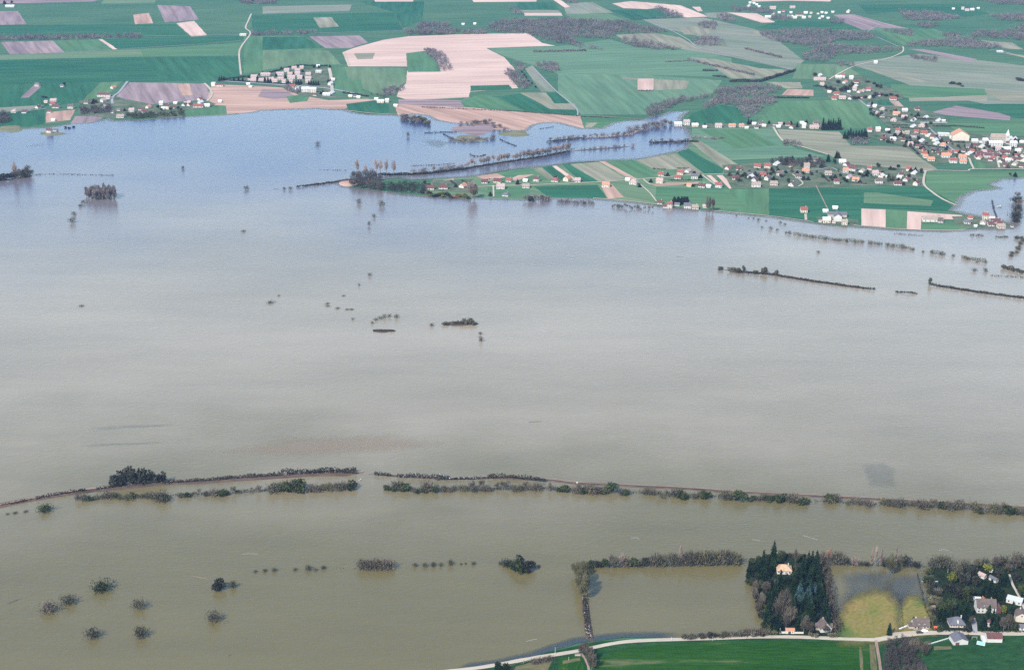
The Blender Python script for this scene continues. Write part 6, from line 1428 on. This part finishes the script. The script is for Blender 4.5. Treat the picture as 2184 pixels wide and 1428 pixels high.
    house(2162, 1293, 12, 7, 3.2, -.5, 'w', 'above the cream gabled house', windows=3, chimney=0, look='white flat villa with terrace', z=.3, flat=True)
    house(2094, 1236, 6, 4, 2.8, -.9, 'p', 'in the drowned upper garden', windows=0, chimney=0, look='pale pink garden house', z=.3, name='garden_house', cat='garden house', door=False)
    house(2118, 1244, 7, 3.5, 2.6, -1.0, 'g', 'in the drowned upper garden', windows=0, chimney=0, look='white glazed garden house', z=.3, name='garden_house', cat='garden house', door=False)
    house(2112, 1221, 3, 3, 2.2, -.4, 'w', 'in the drowned upper garden', windows=0, chimney=0, look='tiny white garden house', z=.3, name='garden_house', cat='garden house', door=False)
    house(2082, 1282, 6, 3, 2.0, -.1, 'w', 'behind the big brown roof', windows=0, chimney=0, look='low white greenhouse', z=.3, name='greenhouse', cat='greenhouse', door=False)
    house(2104, 1284, 7, 4, 2.4, -.1, 'o', 'behind the big brown roof', windows=0, chimney=0, wall='stone_wall', look='long tiled garden shed', z=.3, name='garden_shed', cat='shed', door=False)
    house(1989, 1300, 2.6, 2.6, 1.8, .2, 'p', 'at the hedge right of the wet meadow', windows=0, chimney=0, look='little pale garden hut', z=.3, name='garden_hut', cat='hut', door=False)
near_houses()

def gardens():
    q = 'in the near park'
    C = [(1597, 1233, 14, 36, 'cypress'), (1613, 1228, 12, 34, 'cypress'), (1626, 1226, 20, 44, 'cone'), (1648, 1214, 24, 54, 'cone'), (1641, 1226, 12, 20, 'cone'), (1617, 1240, 20, 22, 'fat_cone'), (1632, 1238, 18, 22, 'cone'),
         (1712, 1236, 20, 46, 'cone'), (1722, 1226, 16, 42, 'cone'), (1730, 1222, 16, 40, 'cone'), (1739, 1226, 18, 44, 'cone'), (1702, 1250, 20, 40, 'fat_cone'), (1742, 1244, 20, 48, 'cone'), (1748, 1262, 20, 44, 'fat_cone'), (1727, 1250, 22, 40, 'cone'),
         (1706, 1268, 22, 40, 'fat_cone'), (1664, 1246, 16, 26, 'cone'), (1678, 1244, 14, 22, 'fat_cone'), (1692, 1262, 18, 30, 'cone'), (1654, 1262, 16, 26, 'fat_cone'), (1640, 1256, 18, 24, 'cone'), (1640, 1286, 18, 30, 'fat_cone'), (1652, 1284, 18, 32, 'cone'),
         (1634, 1336, 20, 46, 'cone'), (1658, 1346, 22, 40, 'fat_cone'), (1692, 1320, 18, 36, 'cone'), (1722, 1322, 18, 44, 'cone'), (1732, 1332, 16, 46, 'cypress'), (1704, 1340, 20, 36, 'fat_cone'), (1755, 1330, 18, 46, 'cone'), (1764, 1338, 16, 44, 'fat_cone'), (1752, 1300, 18, 44, 'cone'), (1760, 1316, 16, 46, 'fat_cone'),
         (1726, 1278, 20, 36, 'cone'), (1668, 1270, 16, 26, 'fat_cone'), (1745, 1282, 18, 40, 'cone'), (1716, 1300, 20, 34, 'fat_cone'), (1736, 1306, 18, 36, 'cone'), (1696, 1300, 16, 30, 'fat_cone'), (1640, 1310, 16, 28, 'cone')]
    for x, y, w, h, k in C: px_plant(x, y, w, h * (1.2 if k == 'cone' else 1.0), k, 'conifer_needle', q, 'near black park conifer', z=.5)
    for x, y, w, h in ((1705, 1278, 24, 34), (1722, 1288, 30, 38), (1736, 1276, 22, 34), (1748, 1272, 18, 32), (1712, 1262, 16, 24)): px_plant(x, y, w, h, 'fat_cone', 'blue_needle', q, 'bluish park cedar', z=.5)
    for x, y, w, h in ((1610, 1262, 24, 24), (1608, 1276, 22, 26), (1622, 1290, 26, 28), (1617, 1306, 22, 26), (1634, 1262, 26, 24), (1650, 1250, 22, 20), (1672, 1318, 40, 60), (1660, 1320, 36, 56), (1676, 1338, 34, 44), (1686, 1330, 30, 40), (1714, 1346, 28, 36), (1726, 1350, 24, 28), (1762, 1350, 20, 18), (1696, 1204, 14, 34)):
        px_plant(x, y, w, h, 'big_bare', 'bare_twig', q, 'dark bare park tree', z=.5)
    for x, y, w, h in ((1600, 1246, 20, 16), (1626, 1250, 18, 14), (1662, 1278, 14, 12), (1690, 1226, 12, 10), (1700, 1216, 16, 14), (1668, 1296, 12, 10)): px_plant(x, y, w, h, 'dome', 'green_bush', q, 'green park shrub', z=.5)
    for x in range(1590, 1640, 9): px_plant(x, 1352 + rnd.uniform(-1, 1), 18, 14, 'bush', 'bare_twig', 'along the park road front', z=.2)
    for x, y in ((1652, 1352), (1730, 1356), (1740, 1357), (1772, 1357), (1780, 1357)): px_plant(x, y, 14, 9, 'dome', 'willow_twig', 'along the park road front', z=.2)
    row([(1602, 1204), (1640, 1188), (1700, 1185), (1756, 1196)], 16, (2.5, 5), [('dome', 'green_bush'), ('dome', 'dark_bush'), ('bush', 'bare_twig')], 'along the back edge of the park', 4, 2, 1.3, z=.5)
    row([(1604, 1215), (1612, 1262), (1626, 1312), (1634, 1346)], 14, (3, 6), [('dome', 'green_bush'), ('dome', 'dark_bush'), ('bush', 'bare_twig')], 'along the left edge of the park', 3, 3, 1.3, z=.5)
    row([(1978, 1216), (1984, 1262), (1990, 1300), (1993, 1328)], 16, (2.5, 5), [('dome', 'green_bush'), ('dome', 'dark_bush'), ('bush', 'willow_twig')], 'along the left edge of the gardens', 5, 3, 1.4, z=.5)
    q = 'in the right gardens'
    C = [(2006, 1322, 22, 26, 'fat_cone', 'conifer_needle'), (2022, 1318, 22, 24, 'fat_cone', 'conifer_needle'), (2050, 1322, 28, 40, 'fat_cone', 'conifer_needle'), (2062, 1320, 24, 36, 'fat_cone', 'conifer_needle'), (2106, 1330, 18, 40, 'cypress', 'conifer_needle'), (2116, 1336, 14, 36, 'cypress', 'conifer_needle'),
         (2095, 1340, 18, 26, 'fat_cone', 'conifer_needle'), (2122, 1344, 18, 26, 'fat_cone', 'conifer_needle'), (2110, 1282, 26, 46, 'fat_cone', 'conifer_needle'), (2098, 1276, 24, 40, 'fat_cone', 'conifer_needle'), (2126, 1276, 24, 36, 'fat_cone', 'conifer_needle'), (2142, 1248, 24, 36, 'fat_cone', 'conifer_needle'), (2158, 1312, 16, 30, 'cypress', 'conifer_needle'),
         (2028, 1300, 30, 24, 'leafy', 'green_bush'), (2010, 1304, 30, 26, 'leafy', 'green_bush'), (2000, 1292, 24, 24, 'leafy', 'willow_twig'), (1988, 1290, 22, 24, 'leafy', 'willow_twig'), (2030, 1246, 26, 30, 'leafy', 'spring_leaf'), (2106, 1218, 26, 18, 'leafy', 'spring_leaf'), (2084, 1212, 26, 24, 'big_bare', 'willow_twig'), (2140, 1308, 18, 20, 'leafy', 'spring_leaf'),
         (2064, 1282, 36, 34, 'leafy', 'green_bush'), (2042, 1276, 28, 28, 'leafy', 'dark_bush'), (2056, 1246, 30, 30, 'leafy', 'dark_bush'), (2070, 1236, 26, 30, 'leafy', 'dark_bush'), (2044, 1228, 26, 24, 'leafy', 'grey_bush'), (2080, 1250, 24, 28, 'leafy', 'dark_bush'), (2130, 1234, 26, 26, 'leafy', 'dark_bush'), (2150, 1220, 24, 20, 'big_bare', 'bare_twig'),
         (2124, 1208, 26, 24, 'big_bare', 'bare_twig'), (2166, 1212, 26, 28, 'big_bare', 'bare_twig'), (2182, 1216, 28, 34, 'leafy', 'dark_bush'), (2168, 1238, 22, 20, 'leafy', 'dark_bush'), (2176, 1270, 26, 26, 'leafy', 'green_bush'), (2150, 1340, 30, 30, 'big_bare', 'bare_twig'), (2164, 1346, 24, 20, 'leafy', 'green_bush'), (2140, 1344, 26, 30, 'big_bare', 'bare_twig'),
         (2072, 1332, 18, 20, 'big_bare', 'bare_twig'), (1998, 1270, 30, 20, 'big_bare', 'grey_bush'), (2024, 1264, 24, 26, 'leafy', 'dark_bush'), (2002, 1344, 18, 12, 'dome', 'green_bush'), (2064, 1346, 20, 14, 'dome', 'dark_bush'), (2038, 1214, 26, 22, 'bush', 'grey_bush'), (2058, 1210, 24, 22, 'bush', 'grey_bush'), (2100, 1206, 26, 20, 'bush', 'grey_bush'), (2140, 1204, 28, 24, 'bush', 'grey_bush'), (2170, 1202, 28, 28, 'bush', 'grey_bush')]
    for x, y, w, h, k, m in C: px_plant(x, y, w, h, k, m, q, {'conifer_needle': 'near black conifer', 'green_bush': 'green garden tree', 'willow_twig': 'olive garden tree', 'spring_leaf': 'yellow green garden tree', 'dark_bush': 'dark garden tree', 'bare_twig': 'bare garden tree', 'grey_bush': 'grey garden tree'}[m] if k not in ('bush', 'dome') else None, z=.5)
    px_plant(1896, 1354, 12, 26, 'cypress', 'conifer_needle', 'at the corner of the wet meadow', 'single dark cypress', z=.2)
    px_plant(1947, 1328, 8, 14, 'cypress', 'conifer_needle', 'behind the stone house', 'little dark cypress', z=.3)
    for x, y, w, h in ((1950, 1388, 30, 26), (1968, 1398, 26, 24), (1976, 1390, 22, 26), (1958, 1378, 24, 18)): px_plant(x, y, w, h, 'big_bare', 'bare_twig', 'in the plot opposite the stone house', 'dark bare tree', z=0)
    px_plant(2062, 1362, 12, 12, 'dome', 'dark_bush', 'beside the grey gabled workshop', 'dark round shrub', z=0)
    # wet lawn of the tennis court
    soft_patch('tennis_court', [(1960, 1224), (1995, 1224), (2014, 1270), (1974, 1270)], 'ripple', .512, 'grey flooded tennis court behind the gardens', .8, 'tennis court')
    # net
    t = bpy.data.objects.new('tennis_net', None); link(t); t.location = P(1983, 1240, .51)
    wall_box(t, 'net', -5.5, 5.5, -.03, .03, .1, .6, 'concrete')
    for s in (-1, 1): wall_box(t, 'post', s * 5.6 - .06, s * 5.6 + .06, -.06, .06, 0, 1.1, 'white_wall')
    tag(t, 'white tennis net across the flooded court', 'tennis net')
gardens()

def car(x, y, mat, rot, label):
    o = bpy.data.objects.new('parked_car', None); link(o); o.location = P(x, y, .5); o.rotation_euler = (0, 0, rot)
    s = [(-2.1, .35), (2.1, .35), (2.15, .75), (1.2, .92), (.6, 1.42), (-1.1, 1.45), (-1.75, .95), (-2.15, .8)]
    v = [(a, -.82 if b < 1.2 else -.66, b) for a, b in s] + [(a, .82 if b < 1.2 else .66, b) for a, b in s]; n = len(s)
    mesh_obj('body', v, [tuple(range(n)), tuple(reversed(range(n, 2 * n)))] + [(i, n + i, n + (i + 1) % n, (i + 1) % n) for i in range(n)], mat, o)
    wall_box(o, 'window', -1.0, .55, -.8, .8, .98, 1.3, 'pane')
    for sx in (-1.3, 1.35):
        for sy in (-.8, .8):
            vs, N = [], 10
            for k in (-.1, .1): vs += [(sx + .32 * math.cos(2 * math.pi * i / N), sy + k, .32 + .32 * math.sin(2 * math.pi * i / N)) for i in range(N)]
            mesh_obj('wheel', vs, [tuple(range(N)), tuple(range(2 * N - 1, N - 1, -1))] + [(i, (i + 1) % N, N + (i + 1) % N, N + i) for i in range(N)], 'tyre', o)
    tag(o, label, 'car'); return o
def boat(x, y, L, mat, rot, label):
    o = bpy.data.objects.new('boat', None); link(o); o.location = P(x, y, WZ); o.rotation_euler = (0, 0, rot)
    sec = [(-.5, .16, .02), (-.2, .2, 0), (.2, .18, 0), (.5, .01, .05)]; v = []
    for a, w, k in sec: v += [(a * L, -w * L * .6, k * L - .1), (a * L, -w * L, .12 * L + k * L * .5), (a * L, w * L, .12 * L + k * L * .5), (a * L, w * L * .6, k * L - .1)]
    f = [(0, 1, 2, 3)]
    for i in range(3):
        b = 4 * i
        for a0, a1 in ((0, 1), (2, 3), (3, 0)): f.append((b + a0, b + 4 + a0, b + 4 + a1, b + a1))
    mesh_obj('hull', v, f, mat, o)
    wall_box(o, 'seat', -.1 * L, 0, -.16 * L, .16 * L, .06 * L, .08 * L, 'timber'); wall_box(o, 'cabin', .02 * L, .26 * L, -.12 * L, .12 * L, .05 * L, .3 * L, 'white_wall')
    tag(o, label, 'boat')
def post(x, y, h, r, mat, label, name='post', cat='post', z=0):
    N = 6; v = []
    for zz, rr in ((-.3, r), (h, r * .75)): v += [(rr * math.cos(2 * math.pi * i / N), rr * math.sin(2 * math.pi * i / N), zz) for i in range(N)]
    o = mesh_obj(name, v, [(i, (i + 1) % N, N + (i + 1) % N, N + i) for i in range(N)] + [tuple(range(N, 2 * N))], mat, None, P(x, y, z)); tag(o, label, cat); return o
def log(x, y, L, rot, label):
    v, f = [], []; N = 6
    for k, (t, r) in enumerate(((-.5, .22), (-.1, .26), (.3, .17), (.5, .06))):
        v += [(t * L, r * math.cos(2 * math.pi * i / N) + .15 * math.sin(k * 2), .1 + r * math.sin(2 * math.pi * i / N)) for i in range(N)]
        if k:
            b = N * k; f += [(b - N + i, b - N + (i + 1) % N, b + (i + 1) % N, b + i) for i in range(N)]
    k = len(v); v += [(.1 * L, 0, .2), (.14 * L, .05, .2), (.22 * L, .9, .9)]; f.append((k, k + 1, k + 2))
    o = mesh_obj('drift_log', v, f, 'bark', None, P(x, y, WZ)); o.rotation_euler = (0, 0, rot); tag(o, label, 'log')
def small_things():
    car(1961, 1349, 'car_dark', .05, 'dark car parked on the street before the stone house')
    car(1972, 1346, 'car_white', .05, 'white car parked close to the stone house wall')
    boat(2132, 441, 6.5, 'white_sheet', .2, 'white boat lying on the blue right inlet')
    boat(1229, 1031, 5.0, 'ochre_tile', .1, 'yellow boat moored at the levee path')
    boat(769, 1023, 3.0, 'white_sheet', .8, 'tiny white boat in the gap of the levee')
    post(20, 1287, 9.0, .22, 'bark', 'pale bare pole standing in the near left water', 'dead_trunk', 'trunk', WZ)
    post(488, 1398, 2.4, .3, 'bark', 'dark stake in the near water at the bottom edge', 'stake', 'stake', WZ)
    for x, y, h, l in ((1213, 1408, 3.0, 'thin white post by the yellow shrub'), (1184, 1396, 6, 'pale pole beside the brown hedge'), (1432, 1367, 3.5, 'thin pole on the road left of the road hedge'), (1520, 1366, 3.5, 'thin pole on the road along the hedge'), (2021, 1222, 4, 'white pole at the tennis court'), (1663, 1352, 5, 'thin pole left of the arched gatehouse')):
        post(x, y, h, .1, 'concrete', l)
    log(1142, 899, 12, .15, 'thin drifting log in the wide water'); log(30, 1281, 9, .7, 'dark leaning branch beside the pale pole'); log(588, 403, 8, .05, 'pale drifting log left of the wooded point'); log(430, 1232, 16, -.35, 'dark drift log left of the dense bush')
    log(1450, 547, 8, .05, 'short drifting log in the right water')
    # pool, goal, play frame, culvert
    o = bpy.data.objects.new('paddling_pool', None); link(o); o.location = P(2092, 1372); o.rotation_euler = (0, 0, -.4)
    wall_box(o, 'rim', -2.6, 2.6, -2.2, 2.2, 0, .5, 'white_sheet'); wall_box(o, 'water_surface', -2.2, 2.2, -1.8, 1.8, .503, .55, 'pool_blue')
    tag(o, 'small blue garden pool with white rim', 'pool')
    o = bpy.data.objects.new('goal_frame', None); link(o); o.location = P(2078, 1363)
    for s in (-1, 1): wall_box(o, 'upright', s * 1.6 - .07, s * 1.6 + .07, -.07, .07, 0, 2.0, 'white_sheet')
    wall_box(o, 'crossbar', -1.67, 1.67, -.07, .07, 2.003, 2.14, 'white_sheet'); tag(o, 'small white goal frame on the lawn by the pool', 'goal')
    o = bpy.data.objects.new('play_hut', None); link(o); o.location = P(1995, 1340, .5)
    wall_box(o, 'wall', -1, 1, -.8, .8, 0, 1.5, 'red_paint'); mesh_obj('roof', [(-1.2, -1, 1.5), (1.2, -1, 1.5), (1.2, 1, 1.5), (-1.2, 1, 1.5), (-1.2, 0, 2.2), (1.2, 0, 2.2)], [(0, 1, 5, 4), (2, 3, 4, 5), (0, 4, 3), (1, 2, 5)], 'red_paint', o)
    tag(o, 'red play hut beside the stone house hedge', 'play hut')
    o = bpy.data.objects.new('culvert', None); link(o); o.location = P(1232, 1397)
    wall_box(o, 'parapet', -1.8, 1.8, -.9, -.6, 0, .9, 'stone_wall'); wall_box(o, 'parapet', -1.8, 1.8, .6, .9, 0, .9, 'stone_wall'); wall_box(o, 'end_wall', -1.8, -1.5, -.59, .59, 0, .9, 'brick'); wall_box(o, 'end_wall', 1.5, 1.8, -.59, .59, 0, .9, 'brick')
    tag(o, 'small stone culvert box on the road edge', 'culvert')
    # garden walls and the ramp left of the stone house
    for px, h, w, mat, lab in (([(1892, 1354), (1930, 1350), (1978, 1346)], 1.1, .35, 'stone_wall', 'low stone wall along the street before the stone house'), ([(1917, 1343), (1934, 1336)], .8, .8, 'concrete', 'pale sloping ramp wall left of the stone house'),
                               ([(1975, 1376), (2022, 1362)], .6, .3, 'concrete', 'pale edging wall of the plot beside the workshop')):
        pts = [P(x, y) for x, y in px]; v, f = [], []
        for i, p in enumerate(pts):
            d = (pts[min(i + 1, len(pts) - 1)] - pts[max(i - 1, 0)]).normalized(); nr = Vector((-d.y, d.x, 0)) * w / 2
            v += [(*(p - nr).xy, 0), (*(p - nr).xy, h + .4), (*(p + nr).xy, h + .4), (*(p + nr).xy, 0)]
            if i:
                b = 4 * i
                for k in range(3): f.append((b - 4 + k, b - 3 + k, b + 1 + k, b + k))
        o = mesh_obj('garden_wall', v, f, mat); tag(o, lab, 'wall')
small_things()
finish_labels()
